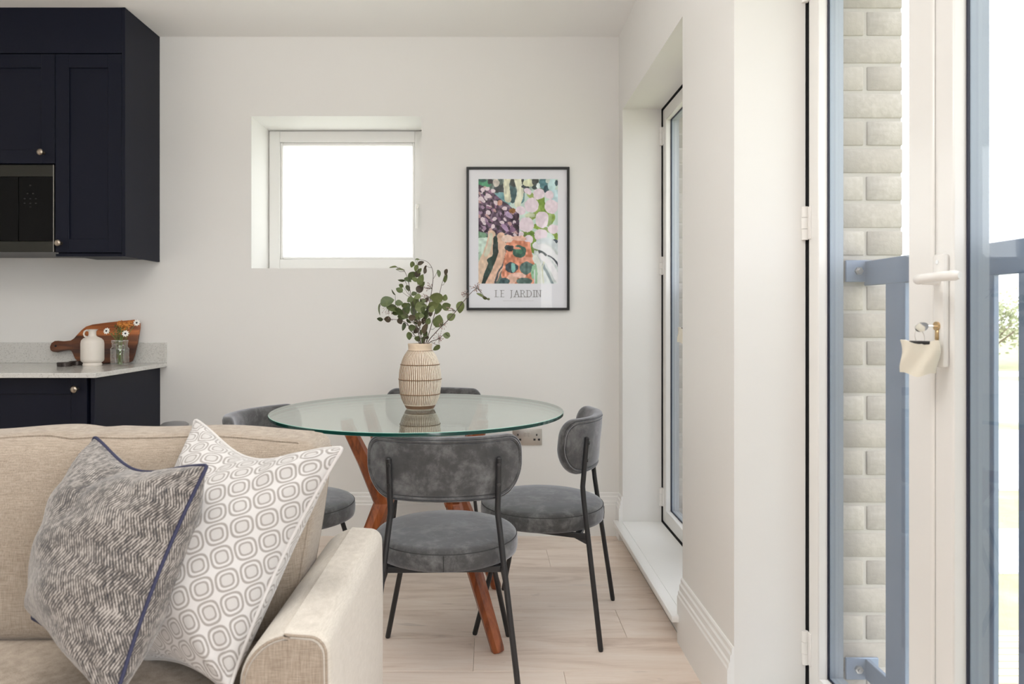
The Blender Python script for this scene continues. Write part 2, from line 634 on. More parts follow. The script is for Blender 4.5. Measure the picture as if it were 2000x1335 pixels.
class MB:
    """collects boxes, tubes, lathes and prisms into ONE mesh"""

    def __init__(s):
        s.v, s.f, s.mi, s.uv = [], [], [], {}
        s.m = 0

    def add(s, vs, fs, uvs=None):
        k = len(s.v)
        s.v += [tuple(v) for v in vs]
        for i, f in enumerate(fs):
            if uvs is not None:
                s.uv[len(s.f)] = uvs[i]
            s.f.append(tuple(k + j for j in f))
            s.mi.append(s.m)

    def box(s, x0, x1, y0, y1, z0, z1, bev=0.0, seg=1, mtx=None):
        if bev <= 0:
            vs = [Vector((x, y, z)) for z in (z0, z1) for y in (y0, y1) for x in (x0, x1)]
            fs = [(0, 2, 3, 1), (4, 5, 7, 6), (0, 1, 5, 4), (2, 6, 7, 3), (0, 4, 6, 2), (1, 3, 7, 5)]
        else:
            bm = bmesh.new()
            bmesh.ops.create_cube(bm, size=1.0)
            for v in bm.verts:
                v.co = Vector((x0 + (v.co.x + .5) * (x1 - x0), y0 + (v.co.y + .5) * (y1 - y0), z0 + (v.co.z + .5) * (z1 - z0)))
            bmesh.ops.bevel(bm, geom=list(bm.edges), offset=bev, segments=seg, profile=0.5, affect='EDGES')
            bm.verts.index_update()
            vs = [v.co.copy() for v in bm.verts]
            fs = [[v.index for v in f.verts] for f in bm.faces]
            bm.free()
        if mtx is not None:
            vs = [mtx @ v for v in vs]
        s.add(vs, fs)
        return s

    def tube(s, pts, r, seg=10, caps=True, closed=False, flat=1.0):
        pts = [Vector(p) for p in pts]
        n = len(pts)
        rs = r if isinstance(r, (list, tuple)) else [r] * n
        vs, fs = [], []
        up = None
        for i, p in enumerate(pts):
            if closed:
                t = pts[(i + 1) % n] - pts[i - 1]
            else:
                t = (pts[min(i + 1, n - 1)] - pts[max(i - 1, 0)])
            t = t.normalized() if t.length > 1e-9 else Vector((0, 0, 1))
            if up is None:
                up = Vector((0, 0, 1)) if abs(t.z) < 0.9 else Vector((0, 1, 0))
            a = t.cross(up)
            if a.length < 1e-6:
                a = t.cross(Vector((1, 0, 0)))
            a.normalize()
            b = a.cross(t).normalized()
            up = b
            for k in range(seg):
                th = 2 * PI * k / seg
                vs.append(p + a * (math.cos(th) * rs[i] * flat) + b * (math.sin(th) * rs[i]))
        m = n if closed else n - 1
        for i in range(m):
            for k in range(seg):
                k2 = (k + 1) % seg
                j = (i + 1) % n
                fs.append((i * seg + k, i * seg + k2, j * seg + k2, j * seg + k))
        if caps and not closed:
            fs.append(tuple(range(seg - 1, -1, -1)))
            fs.append(tuple((n - 1) * seg + k for k in range(seg)))
        s.add(vs, fs)
        return s

    def lathe(s, prof, seg=32, cx=0, cy=0, mod=None, caps=(False, False), mtx=None):
        vs, fs, uvs = [], [], []
        L = [0.0]
        for i in range(1, len(prof)):
            L.append(L[-1] + math.hypot(prof[i][0] - prof[i - 1][0], prof[i][1] - prof[i - 1][1]))
        zmin = min(p[1] for p in prof)
        zmax = max(p[1] for p in prof)
        for i, (r, z) in enumerate(prof):
            for k in range(seg):
                th = 2 * PI * k / seg
                rr = r + (mod(th, z, r) if mod else 0)
                v = Vector((cx + rr * math.cos(th), cy + rr * math.sin(th), z))
                vs.append(mtx @ v if mtx is not None else v)
        for i in range(len(prof) - 1):
            for k in range(seg):
                k2 = (k + 1) % seg
                fs.append((i * seg + k, i * seg + k2, (i + 1) * seg + k2, (i + 1) * seg + k))
                v0 = (prof[i][1] - zmin) / max(zmax - zmin, 1e-6)
                v1 = (prof[i + 1][1] - zmin) / max(zmax - zmin, 1e-6)
                uvs.append(((k / seg, v0), ((k + 1) / seg, v0), ((k + 1) / seg, v1), (k / seg, v1)))
        if caps[0]:
            fs.append(tuple(range(seg - 1, -1, -1)))
            uvs.append(tuple((0, 0) for _ in range(seg)))
        if caps[1]:
            fs.append(tuple((len(prof) - 1) * seg + k for k in range(seg)))
            uvs.append(tuple((0, 1) for _ in range(seg)))
        s.add(vs, fs, uvs)
        return s

    def prism(s, poly, mtx, thick):
        """2D outline (ccw) placed by mtx (local xy), extruded by thick along local z"""
        n = len(poly)
        vs = [mtx @ Vector((x, y, 0)) for x, y in poly] + [mtx @ Vector((x, y, thick)) for x, y in poly]
        fs = [tuple(range(n - 1, -1, -1)), tuple(range(n, 2 * n))]
        fs += [(i, (i + 1) % n, n + (i + 1) % n, n + i) for i in range(n)]
        s.add(vs, fs)
        return s

    def sphere(s, c, r, seg=10, rings=6, sc=(1, 1, 1)):
        vs, fs = [], []
        c = Vector(c)
        for i in range(1, rings):
            ph = PI * i / rings
            for k in range(seg):
                th = 2 * PI * k / seg
                vs.append(c + Vector((r * sc[0] * math.sin(ph) * math.cos(th), r * sc[1] * math.sin(ph) * math.sin(th), r * sc[2] * math.cos(ph))))
        t = len(vs)
        vs += [c + Vector((0, 0, r * sc[2])), c - Vector((0, 0, r * sc[2]))]
        for i in range(rings - 2):
            for k in range(seg):
                k2 = (k + 1) % seg
                fs.append((i * seg + k, (i + 1) * seg + k, (i + 1) * seg + k2, i * seg + k2))
        for k in range(seg):
            k2 = (k + 1) % seg
            fs.append((t, k, k2))
            fs.append((t + 1, (rings - 2) * seg + k2, (rings - 2) * seg + k))
        s.add(vs, fs)
        return s

    def mesh(s, name):
        me = bpy.data.meshes.new(name)
        me.from_pydata(s.v, [], s.f)
        if any(s.mi):
            me.polygons.foreach_set('material_index', s.mi)
        if s.uv:
            lay = me.uv_layers.new(name='UVMap')
            for fi, p in enumerate(me.polygons):
                if fi in s.uv:
                    for j, li in enumerate(p.loop_indices):
                        lay.data[li].uv = s.uv[fi][j]
        return me

    def build(s, name, mats, parent=None, smooth=40):
        return link(name, s.mesh(name), mats, parent, smooth)


def copy_tree(o, parent=None):
    c = o.copy()
    COL.objects.link(c)
    c.parent = parent
    for ch in list(o.children):
        copy_tree(ch, c)
    return c


def P(px, py, Y):
    """the point at depth Y that the photograph shows at (px, py)"""
    return Vector(((px - 955) * Y / FPX, Y, EYE - (py - 618) * Y / FPX))


def superpoly(w, h, r, n=8, taper=0.0):
    """rounded rectangle outline, ccw from the right side, half sizes w and h"""
    pts = []
    for cx, cy, a0 in ((w - r, h - r, 0), (-w + r, h - r, PI / 2), (-w + r, -h + r, PI), (w - r, -h + r, 1.5 * PI)):
        for i in range(n + 1):
            a = a0 + PI / 2 * i / n
            pts.append((cx + r * math.cos(a), cy + r * math.sin(a)))
    return pts


# ------------------------------------------------------------------ room dimensions
XW = 0.6656     # right wall, room face
XO = 0.93       # outer face of the door frames
XB = 1.13       # outer face of the brickwork
YB = 3.615      # back wall, room face
ZC = 2.547      # ceiling
XL, YR = -3.6, -2.4
SILL = 0.0965
HEAD = 2.148
OPEN = [(2.429, 3.519), (0.828, 1.918), (-1.75, -0.25)]   # openings in the right wall (y ranges)

# floor with separate planks
fl = MB().box(XL - .1, XW + .3, YR - .1, YB + .3, -0.12, -0.014).build('floor', M['gap'], None, 0)
tag(fl, kind='structure')
PW = 0.232
rows = []
y = 2.69
while y > YR:
    y -= PW
y0 = y
plank_cache = {}
ri = 0
yy = y0
while yy < YB:
    L = 1.38
    off = {0: 0.0}.get(ri, 0)
    off = ((ri * 0.617) % 1.0) * L
    if abs(yy - (2.69 - 2 * PW)) < 0.01:
        off = (-0.05 - XL) % L
    if abs(yy - (2.69 - 3 * PW)) < 0.01:
        off = (0.235 - XL) % L
    xs = XL - L + off
    while xs < XW:
        a, b = max(xs, XL), min(xs + L, XW)
        c, d = max(yy, YR), min(yy + PW, YB)
        if b - a > 0.02 and d - c > 0.02:
            key = (round(b - a, 3), round(d - c, 3))
            if key not in plank_cache:
                plank_cache[key] = MB().box(0.0004, b - a - 0.0004, 0.0004, d - c - 0.0004, -0.014, 0.0, 0.0009).mesh('plank')
                plank_cache[key].materials.append(M['floor'])
            o = bpy.data.objects.new('plank', plank_cache[key])
            COL.objects.link(o)
            o.location = (a, c, 0)
            o.parent = fl
        xs += L
    yy += PW
    ri += 1

# ceiling and plain walls
tag(MB().box(XL - .1, XB, YR - .1, YB + .35, ZC, ZC + 0.2).build('ceiling', M['ceiling'], None, 0), kind='structure')
tag(MB().box(XL - .1, XL, YR - .1, YB + .3, 0, ZC).build('wall_left', M['wall'], None, 0), kind='structure')
tag(MB().box(XL, XO, YR - .1, YR, 0, ZC).build('wall_rear', mat('slate_light_damper', (0.16, 0.18, 0.21), 0.7), None, 0), kind='structure')  # unseen wall given a made-up dark colour to cut light on camera-facing fronts

# back wall with the square window opening
WX0, WX1, WZ0, WZ1 = (491 - 955) / 381.7, (823.5 - 955) / 381.7, EYE + (618 - 523.5) / 381.7, EYE + (618 - 226.5) / 381.7
WD = 0.275
wb = MB()
wb.box(XL, WX0, YB, YB + 0.36, 0, ZC)
wb.box(WX1, XO, YB, YB + 0.36, 0, ZC)
wb.box(WX0, WX1, YB, YB + 0.36, 0, WZ0)
wb.box(WX0, WX1, YB, YB + 0.36, WZ1, ZC)
tag(wb.build('wall_back', M['wall'], None, 0), kind='structure')

# right wall: piers, aprons and heads
wr = MB()
ys = [YR, OPEN[2][0], OPEN[2][1], OPEN[1][0], OPEN[1][1], OPEN[0][0], OPEN[0][1], YB]
for i in range(0, 8, 2):
    wr.box(XW, 0.859, ys[i], ys[i + 1], 0, ZC)
for a, b in OPEN:
    wr.box(XW, 0.859, a, b, 0, SILL - 0.026)
    wr.box(XW, 0.859, a, b, HEAD, ZC)
tag(wr.build('wall_right', M['wall'], None, 0), kind='structure')


# skirting boards with a stepped top moulding
def skirting(name, a, b, nrm, ends=(0, 0)):
    """along a->b (xy), profile goes out along nrm"""
    prof = [(0, 0), (0.019, 0), (0.019, 0.158), (0.0155, 0.163), (0.0155, 0.174), (0.011, 0.178), (0.011, 0.196), (0.0065, 0.201), (0.0065, 0.214), (0.003, 0.219), (0, 0.219)]
    a, b, nrm = Vector((*a, 0)), Vector((*b, 0)), Vector((*nrm, 0))
    t = (b - a).normalized()
    vs = []
    for k, p in enumerate((a, b)):
        for d, z in prof:
            vs.append(p + nrm * d + Vector((0, 0, z)) + t * (ends[k] * d * (1 if k else -1)))
    n = len(prof)
    fs = [(i, (i + 1) % n, n + (i + 1) % n, n + i) for i in range(n)] + [tuple(range(n - 1, -1, -1)), tuple(range(n, 2 * n))]
    m = MB()
    m.add(vs, fs)
    o = m.build(name, M['trim'], None, 30)
    return tag(o, kind='structure')


skirting('baseboard_back', (-1.69, YB), (XW - .0, YB), (0, -1), (0, 0))
skirting('baseboard_left', (XL, YR), (XL, YB), (1, 0))
skirting('baseboard_right', (XW, OPEN[0][1] + 0.0), (XW, YB - .019), (-1, 0), (0, 0))
skirting('baseboard_right', (XW, OPEN[1][1]), (XW, OPEN[0][0]), (-1, 0), (0, 0))
skirting('baseboard_right', (XW, OPEN[2][1]), (XW, OPEN[1][0]), (-1, 0))

# window boards at the foot of the French windows
for i, (a, b) in enumerate(OPEN):
    m = MB()
    ov = 0.022
    m.box(0.6216, XW, a - ov, b + (ov if i else 0.03), SILL - 0.024, SILL, 0.006, 2)
    m.box(XW - 0.002, 0.858, a + .001, b - .001, SILL - 0.024, SILL)
    tag(m.build('trim_%d' % (i + 1), M['trim'], None, 40), kind='structure')

# ------------------------------------------------------------------ back window
w1 = thing('window_1', None, None, (WX0, YB + WD, WZ0))
tag(w1, kind='structure')
W, H = WX1 - WX0, WZ1 - WZ0


def frame_ring(m, x0, x1, z0, z1, wl, wr_, wb_, wt, y0_, y1_, bev=0.002):
    m.box(x0, x0 + wl, y0_, y1_, z0, z1, bev)
    m.box(x1 - wr_, x1, y0_, y1_, z0, z1, bev)
    m.box(x0 + wl, x1 - wr_, y0_, y1_, z0, z0 + wb_, bev)
    m.box(x0 + wl, x1 - wr_, y0_, y1_, z1 - wt, z1, bev)


m = MB()
frame_ring(m, 0.0, W, 0, H, 0.030, 0.030, 0.040, 0.030, 0.012, 0.080)
m.build('window_frame', M['upvc'], w1)
m = MB()
frame_ring(m, 0.006, W - 0.006, 0.010, H - 0.006, 0.058, 0.058, 0.058, 0.060, 0.0, 0.05)
m.build('sash', M['upvc'], w1)
m = MB()
frame_ring(m, 0.064, W - 0.064, 0.068, H - 0.066, 0.014, 0.014, 0.014, 0.016, 0.010, 0.04, 0.004)
m.build('glazing_bead', M['upvc'], w1)
MB().box(0.070, W - 0.070, 0.028, 0.034, 0.074, H - 0.072).build('pane', M['frosted'], w1, 0)
m = MB()
m.box(W - 0.059, W - 0.039, -0.010, 0.0, 0.30, 0.37, 0.003)
m.tube([(W - 0.049, -0.006, 0.345), (W - 0.049, -0.028, 0.345), (W - 0.049, -0.031, 0.33), (W - 0.049, -0.030, 0.235)], [0.008, 0.008, 0.009, 0.007], 10)
m.build('window_handle', M['plate_white'], w1)
MB().tube([(W - 0.049, -0.0395, 0.345), (W - 0.049, -0.036, 0.345)], 0.005, 10).build('lock_button', M['steel'], w1)


# ------------------------------------------------------------------ French windows (double leaves)
def french_window(idx, y0, y1, detail=True):
    t = thing('door_%d' % idx, None, None, (0.865, y0, SILL))
    tag(t, kind='structure')
    Wd = y1 - y0
    Hd = HEAD - SILL
    # outer frame, blue-grey outside
    m = MB()
    X0, X1 = 0.030, 0.065
    for a, b in ((-.0, 0.030), (Wd - 0.030, Wd)):
        m.box(X0, X1, a, b, 0, Hd)
    m.box(X0, X1, 0.03, Wd - 0.03, 0, 0.04)
    m.box(X0, X1, 0.03, Wd - 0.03, Hd - 0.04, Hd)
    m.build('outer_frame', M['frame_out'], t)
    m = MB()   # dark strips standing in for the shadow between wall and leaf
    g_ = 0.03
    sx_ = -0.0042 if idx == 2 else 0.0
    m.box(sx_, 0.045, -g_, 0.0, -g_, Hd + g_)
    m.box(sx_, 0.045, Wd, Wd + g_, -g_, Hd + g_)
    m.box(-0.0042, 0.045, 0.0, Wd, Hd, Hd + g_)
    m.box(-0.0055, 0.045, 0.0, Wd, -g_, -0.0005)
    m.build('shadow_gap', M['gap'], t)
    mid = Wd / 2
    for side in (0, 1):
        if side == 0:      # near leaf
            a, b = 0.006, mid - 0.0015
        else:
            a, b = mid + 0.0015, Wd - 0.006
        st_n, st_f = (0.056, 0.056)
        if side == 1:
            st_n = 0.083
        z0, z1 = 0.006, Hd - 0.007
        zb, zt = 0.062, 0.062
        m = MB()
        m.box(0.0, 0.028, a, a + st_n, z0, z1, 0.0025)
        m.box(0.0, 0.028, b - st_f, b, z0, z1, 0.0025)
        m.box(0.0, 0.028, a + st_n, b - st_f, z0, z0 + zb, 0.0025)
        m.box(0.0, 0.028, a + st_n, b - st_f, z1 - zt, z1, 0.0025)
        leaf = m.build('door_leaf', M['upvc'], t)
        ga, gb, gz0, gz1 = a + st_n, b - st_f, z0 + zb, z1 - zt
        # gasket
        m = MB()
        g = 0.004
        for (p, q, r, s_) in ((ga, ga + g, gz0, gz1), (gb - g, gb, gz0, gz1), (ga + g, gb - g, gz0, gz0 + g), (ga + g, gb - g, gz1 - g, gz1)):
            m.box(0.0235, 0.0275, p, q, r, s_)
        m.build('gasket', M['gasket'], leaf, 0)
        # outside half of the leaf
        m = MB()
        g = 0.004
        m.box(0.0285, 0.064, a, ga + g, z0, z1)
        m.box(0.0285, 0.064, gb - g, b, z0, z1)
        m.box(0.0285, 0.064, ga + g, gb - g, z0, gz0 + g)
        m.box(0.0285, 0.064, ga + g, gb - g, gz1 - g, z1)
        m.build('outer_sash', M['frame_out'], leaf, 0)
        MB().box(0.0277, 0.0335, ga + .001, gb - .001, gz0 + .001, gz1 - .001).build('pane', M['pane'], leaf, 0)
        # hinges
        hy = 0.0 if side == 0 else Wd
        for hz in (0.124, 1.272, 1.915):
            m = MB()
            yh = hy + (0.003 if side == 0 else -0.003)
            m.tube([(-0.009, yh, hz - 0.045), (-0.009, yh, hz - 0.016)], 0.0085, 12)
            m.tube([(-0.009, yh, hz - 0.015), (-0.009, yh, hz + 0.015)], 0.0092, 12)
            m.tube([(-0.009, yh, hz + 0.016), (-0.009, yh, hz + 0.045)], 0.0085, 12)
            ya, yb = (yh, yh + 0.02) if side == 0 else (yh - 0.02, yh)
            m.box(-0.004, 0.001, ya, yb, hz - 0.044, hz + 0.044, 0.001)
            m.build('hinge', M['plate_white'], t)
    # astragal line over the joint
    m = MB()
    m.box(-0.005, 0.0, mid - 0.006, mid + 0.006, 0.02, Hd - 0.02, 0.002)
    m.build('meeting_bead', M['plate_white'], t)
    # lever handle on a long back plate, on the near leaf's stile
    m = MB()
    zp0, zp1 = 1.02 - SILL, 1.235 - SILL
    yc = mid - 0.031
    m.box(-0.013, 0.0, yc - 0.0165, yc + 0.0165, zp0, zp1, 0.005, 2)
    hp = m.build('handle_plate', M['plate_white'], t)
    m = MB()
    zl = 1.186 - SILL
    m.tube([(-0.012, yc, zl), (-0.045, yc, zl)], [0.0105, 0.0095], 14)
    m.tube([(-0.046, yc + 0.008, zl), (-0.052, yc - 0.004, zl), (-0.055, yc - 0.025, zl + 0.001), (-0.055, yc - 0.07, zl + 0.002), (-0.052, yc - 0.108, zl + 0.002), (-0.048, yc - 0.116, zl + 0.002)],
           [0.007, 0.0095, 0.0088, 0.0085, 0.0095, 0.006], 14)
    m.build('handle_lever', M['plate_white'], hp)
    m = MB()
    zk = 1.094 - SILL
    m.tube([(-0.012, yc, zk + 0.004), (-0.017, yc, zk + 0.004)], 0.0085, 16)
    m.box(-0.0165, -0.012, yc - 0.0048, yc + 0.0048, zk - 0.024, zk, 0.002)
    m.build('lock_cylinder', M['brass'], hp)
    for zs_ in (zp1 - 0.016, zp0 + 0.016):
        MB().tube([(-0.0131, yc, zs_), (-0.0145, yc, zs_)], 0.004, 10).build('plate_screw', M['chrome'], hp)
    if detail:
        kx = 0.865
        k = thing('door_key', ['key with a cream tag hanging from the lock of the nearer French window',
                               'key with pale tag on the far French window, half hidden by the pier'][2 - idx] if idx in (1, 2) else 'key', 'key',
                  (kx - 0.017, y0 + yc, 1.098))
        m = MB()
        m.tube([(0.004, 0, 0), (-0.016, 0, 0)], 0.0022, 8)
        mt = Matrix.Translation((-0.027, 0, -0.001)) @ Matrix.Rotation(0.5, 4, 'X') @ Matrix.Rotation(PI / 2, 4, 'X')
        ring = [(0.0125 * math.cos(a_), 0.0105 * math.sin(a_)) for a_ in [2 * PI * q / 20 for q in range(20)]]
        m.prism(ring, mt, 0.0024)
        m.build('key_bow', M['chrome'], k)
        m = MB()
        m.tube([(-0.030 + 0.009 * math.cos(a_), 0.004 * math.sin(a_) , -0.020 + 0.015 * math.sin(a_)) for a_ in [2 * PI * q / 20 for q in range(20)]], 0.0009, 6, closed=True)
        m.build('split_ring', M['steel'], k)
        # crumpled tag
        mt = Matrix.Translation((-0.030, 0.0, -0.034)) @ Matrix.Rotation(math.radians(-38), 4, 'Z')
        nx, nz = 8, 8
        vs, fs = [], []
        for s_ in (0, 1):
            for j in range(nz + 1):
                for i in range(nx + 1):
                    u, v = i / nx - .5, j / nz
                    wdt = 0.064 * (1 - 0.10 * v)
                    x = u * wdt + 0.003 * math.sin(v * 5)
                    yv = (0.007 + 0.004 * math.cos(u * PI)) * (1 if s_ else -1) + 0.004 * math.sin(u * 9 + v * 4)
                    z = -v * 0.062 - 0.004 * math.cos(u * 7) + 0.004
                    vs.append(mt @ Vector((x, yv, z)))
        q = (nx + 1) * (nz + 1)
        for j in range(nz):
            for i in range(nx):
                a_ = j * (nx + 1) + i
                fs.append((a_, a_ + 1, a_ + nx + 2, a_ + nx + 1))
                fs.append((q + a_, q + a_ + nx + 1, q + a_ + nx + 2, q + a_ + 1))
        bo = [i for i in range(nx + 1)] + [(nx + 1) * (j + 1) + nx for j in range(nz)] + [(nx + 1) * nz + nx - 1 - i for i in range(nx)] + [(nx + 1) * (nz - 1 - j) for j in range(nz - 1)]
        for i in range(len(bo)):
            a_, b_ = bo[i], bo[(i + 1) % len(bo)]
            fs.append((a_, q + a_, q + b_, b_))
        m = MB()
        m.add(vs, fs)
        m.build('key_tag', M['tag'], k, 60)
        m = MB()
        m.box(-0.018, 0.018, -0.009, 0.009, -0.001, 0.006, 0.002, 1, mt)
        m.build('tag_clip', M['black_plastic'], k)
        m = MB()
        m.tube([(-0.030, 0.0, -0.028), (-0.030, 0.0, -0.036)], 0.003, 8)
        m.build('tag_rivet', M['chrome'], k)
    return t


french_window(1, *OPEN[0])
french_window(2, *OPEN[1])
french_window(3, *OPEN[2], detail=False)  # unseen third window, added to let in light from the right

# ------------------------------------------------------------------ brick outer skin with the reveals
fac = MB()
JZ = 1.954 - 0.075 * 28     # a bed joint centre below the floor
for i in range(0, 8, 2):
    a, b = ys[i], ys[i + 1]
    if i == 0:
        a -= 1.0
    if i == 6:
        b += 1.2
    fac.box(0.905, XB - 0.002, a + 0.016 if i else a, b - 0.002, -3.6, ZC + 0.6)
for a, b in OPEN:
    fac.box(0.905, XB - 0.002, a - .02, b + .02, -3.6, -0.05)
    fac.box(0.905, XB - 0.002, a - .02, b + .02, HEAD + 0.02, ZC + 0.6)
facade = tag(fac.build('wall_outside', M['mortar'], None, 0), kind='structure')
brick_mesh = {}


def brick(x0, x1, ya, yb, z0, z1):
    key = (round(x1 - x0, 3), round(yb - ya, 3))
    if key not in brick_mesh:
        me = MB().box(0, x1 - x0, 0, yb - ya, 0, z1 - z0, 0.0022).mesh('brick')
        me.materials.append(M['brick'])
        me.polygons.foreach_set('use_smooth', [True] * len(me.polygons))
        me.set_sharp_from_angle(angle=math.radians(50))
        brick_mesh[key] = me
    o = bpy.data.objects.new('brick', brick_mesh[key])
    COL.objects.link(o)
    o.location = (x0 + random.uniform(-.001, .001), ya + random.uniform(-.0015, .0015), z0)
    o.parent = facade


for (a, b), zlo, zhi in ((OPEN[1], 0.0, 2.06), (OPEN[0], 0.0, 2.15)):
    yr = b + 0.012
    n = 0
    for c in range(1, 60):
        z0 = JZ + 0.075 * c + 0.005
        if z0 < 0.02 or z0 > zhi:
            continue
        odd = (c % 2 == 1)
        if odd:
            brick(1.033, XB, yr, yr + 0.215, z0, z0 + 0.065)
            brick(0.912, 1.023, yr, yr + 0.10, z0, z0 + 0.065)
        else:
            brick(0.912, XB, yr, yr + 0.1025, z0, z0 + 0.065)
# outside stone sills
for a, b in OPEN:
    tag(MB().box(0.931, XB + 0.03, a + 0.0, b + 0.012, 0.0, 0.072, 0.004).build('trim_4', M['trim'], None, 40), kind='structure')


# ------------------------------------------------------------------ Juliet railings
def railing(y0, y1, label):
    t = thing('balcony_railing', label, 'railing', (1.031, y0, 0.10), 0, 'flat bar railings outside the French windows')
    L = y1 - y0 + 0.024
    o0 = -0.0
    zt, zb = 1.267 - 0.10, 1.200 - 0.10
    MB().box(-0.007, 0.007, o0, L - 0.012, zb, zt, 0.002).build('top_rail', M['rail'], t)
    MB().box(-0.007, 0.007, o0, L - 0.012, 0.03, 0.085, 0.002).build('bottom_rail', M['rail'], t)
    yb_ = y1 - 0.091 - y0
    me = None
    k = 0
    while yb_ - 0.1527 * k - 0.086 > 0.03:
        yy_ = yb_ - 0.1527 * k
        if me is None:
            me = MB().box(-0.006, 0.006, -0.086, 0.0, 0.07, zb + 0.01, 0.0015).mesh('baluster')
            me.materials.append(M['rail'])
        o = bpy.data.objects.new('baluster', me)
        COL.objects.link(o)
        o.location = (0, yy_, 0)
        o.parent = t
        k += 1
    for zc in (1.240 - 0.10, 0.058):
        for ye, s_ in ((L - 0.013, -1), (0.001, 1)):
            m = MB()
            ya, yb2 = sorted((ye, ye + s_ * 0.007))
            m.box(-0.060, 0.030, ya, yb2, zc - 0.030, zc + 0.030, 0.002)
            fl_ = m.build('fixing_plate', M['rail'], t)
            m = MB()
            m.tube([(-0.026, ye + s_ * 0.006, zc), (-0.026, ye + s_ * 0.014, zc)], 0.011, 6)
            m.tube([(-0.026, ye + s_ * 0.014, zc), (-0.026, ye + s_ * 0.020, zc)], 0.006, 10)
            m.build('bolt', M['steel'], fl_)
    return t


railing(OPEN[1][0], OPEN[1][1], 'blue-grey flat bar railing outside the nearer French window')
railing(OPEN[0][0], OPEN[0][1], 'blue-grey flat bar railing outside the far French window, hidden behind the pier')

# ------------------------------------------------------------------ grounds outside
ZG = -2.6
tag(MB().box(-60, 160, -60, 260, ZG - 0.5, ZG).build('ground', M['grass'], None, 0), kind='structure')


def strip(name, ya, yb, mt, h=0.02, x0=1.6, x1=120):
    return tag(MB().box(x0, x1, ya, yb, ZG, ZG + h).build(name, mt, None, 0), kind='structure')


strip('road', 24.7, 40.5, M['asphalt'])
strip('kerb', 44.0, 47.5, M['trim'], 0.03)
strip('pavement', 15.06, 22.9, M['asphalt'], 0.05)
strip('path', 10.2, 12.3, M['asphalt'], 0.03)
dk = thing('timber_deck', 'pale timber deck of narrow boards in the garden below the nearer window', 'deck', (2.2, 5.4, ZG))
MB().box(0, 7.0, 0, 2.85, 0.0, 0.04).build('deck_frame', M['deck'], dk, 0)
dbm = MB().box(0, 7.0, 0, 0.135, 0.04, 0.065, 0.004).mesh('deck_board')
dbm.materials.append(M['deck'])
for i in range(19):
    o = bpy.data.objects.new('deck_board', dbm)
    COL.objects.link(o)
    o.location = (0, 0.15 * i, 0)
    o.parent = dk


def tree(x, y, h, r, label, seed):
    rnd = random.Random(seed)
    t = thing('tree', label, 'tree', (x, y, ZG), 0, 'trees across the road')
    m = MB()
    m.tube([(0, 0, 0), (0.1, 0, h * .25), (-0.05, 0.1, h * .5), (0, 0, h * .8)], [0.22, 0.17, 0.12, 0.04], 8)
    for k in range(9):
        a = rnd.uniform(0, 2 * PI)
        z = h * rnd.uniform(.25, .6)
        q = r * rnd.uniform(.5, .9)
        m.tube([(0, 0, z), (q * .5 * math.cos(a), q * .5 * math.sin(a), z + h * .12), (q * math.cos(a), q * math.sin(a), z + h * .25)], [0.08, 0.05, 0.02], 6)
    m.build('trunk', M['bark'], t)
    m = MB()
    for k in range(1500):
        a, ph = rnd.uniform(0, 2 * PI), math.acos(rnd.uniform(-1, 1))
        q = r * rnd.uniform(0.35, 1) * (0.8 + 0.25 * math.sin(3 * a + seed) * math.sin(2 * ph))
        c = Vector((q * math.sin(ph) * math.cos(a), q * math.sin(ph) * math.sin(a), h * .6 + q * .85 * math.cos(ph)))
        s_ = rnd.uniform(.10, .22)
        u = Vector((rnd.gauss(0, 1), rnd.gauss(0, 1), rnd.gauss(0, 1))).normalized()
        v = u.orthogonal().normalized()
        m.add([c - u * s_, c + v * s_ * .6, c + u * s_, c - v * s_ * .6], [(0, 1, 2, 3)])
    f = m.build('foliage', M['tree_leaf'], t, 0)
    f['kind'] = 'stuff'


tree(37, 52, 5.6, 3.2, 'tall leafy tree across the road, straight behind the railing gap', 1)
tree(43, 54, 6.2, 3.6, 'broad tree across the road, towards the right edge', 2)
tree(31, 55, 5.2, 3.0, 'smaller tree across the road, hidden behind the door stile', 3)

# ------------------------------------------------------------------ kitchen
KX = -1.6816       # outer face of the end panels (x)
CF = 3.270         # front plane of the wall cupboards


def shaker(m, x0, x1, z0, z1, yf, rail=0.062, th=0.020):
    """framed door front: face at y=yf, recessed panel"""
    m.box(x0, x0 + rail, yf, yf + th, z0, z1, 0.0012)
    m.box(x1 - rail, x1, yf, yf + th, z0, z1, 0.0012)
    m.box(x0 + rail, x1 - rail, yf, yf + th, z0, z0 + rail, 0.0012)
    m.box(x0 + rail, x1 - rail, yf, yf + th, z1 - rail, z1, 0.0012)
    m.box(x0 + rail - .002, x1 - rail + .002, yf + 0.008, yf + th, z0 + rail - .002, z1 - rail + .002)


def knob(parent, x, y, z):
    prof = [(0.0085, 0.0), (0.0075, 0.003), (0.0055, 0.010), (0.0075, 0.016), (0.0135, 0.021), (0.0155, 0.026), (0.0135, 0.031), (0.006, 0.034), (0.0, 0.0345)]
    m = MB()
    m.lathe(prof, 20, mtx=Matrix.Translation((x, y, z)) @ Matrix.Rotation(PI / 2, 4, 'X'))
    return m.build('knob', M['knob'], parent, 50)


def kx(px, Y=CF):
    return (px - 955) * Y / FPX


def kz(py, Y=CF):
    return EYE - (py - 618) * Y / FPX


ZWB = kz(500.4)     # underside of wall units
ZDT = kz(104)       # top of doors
xR = kx(244.5)
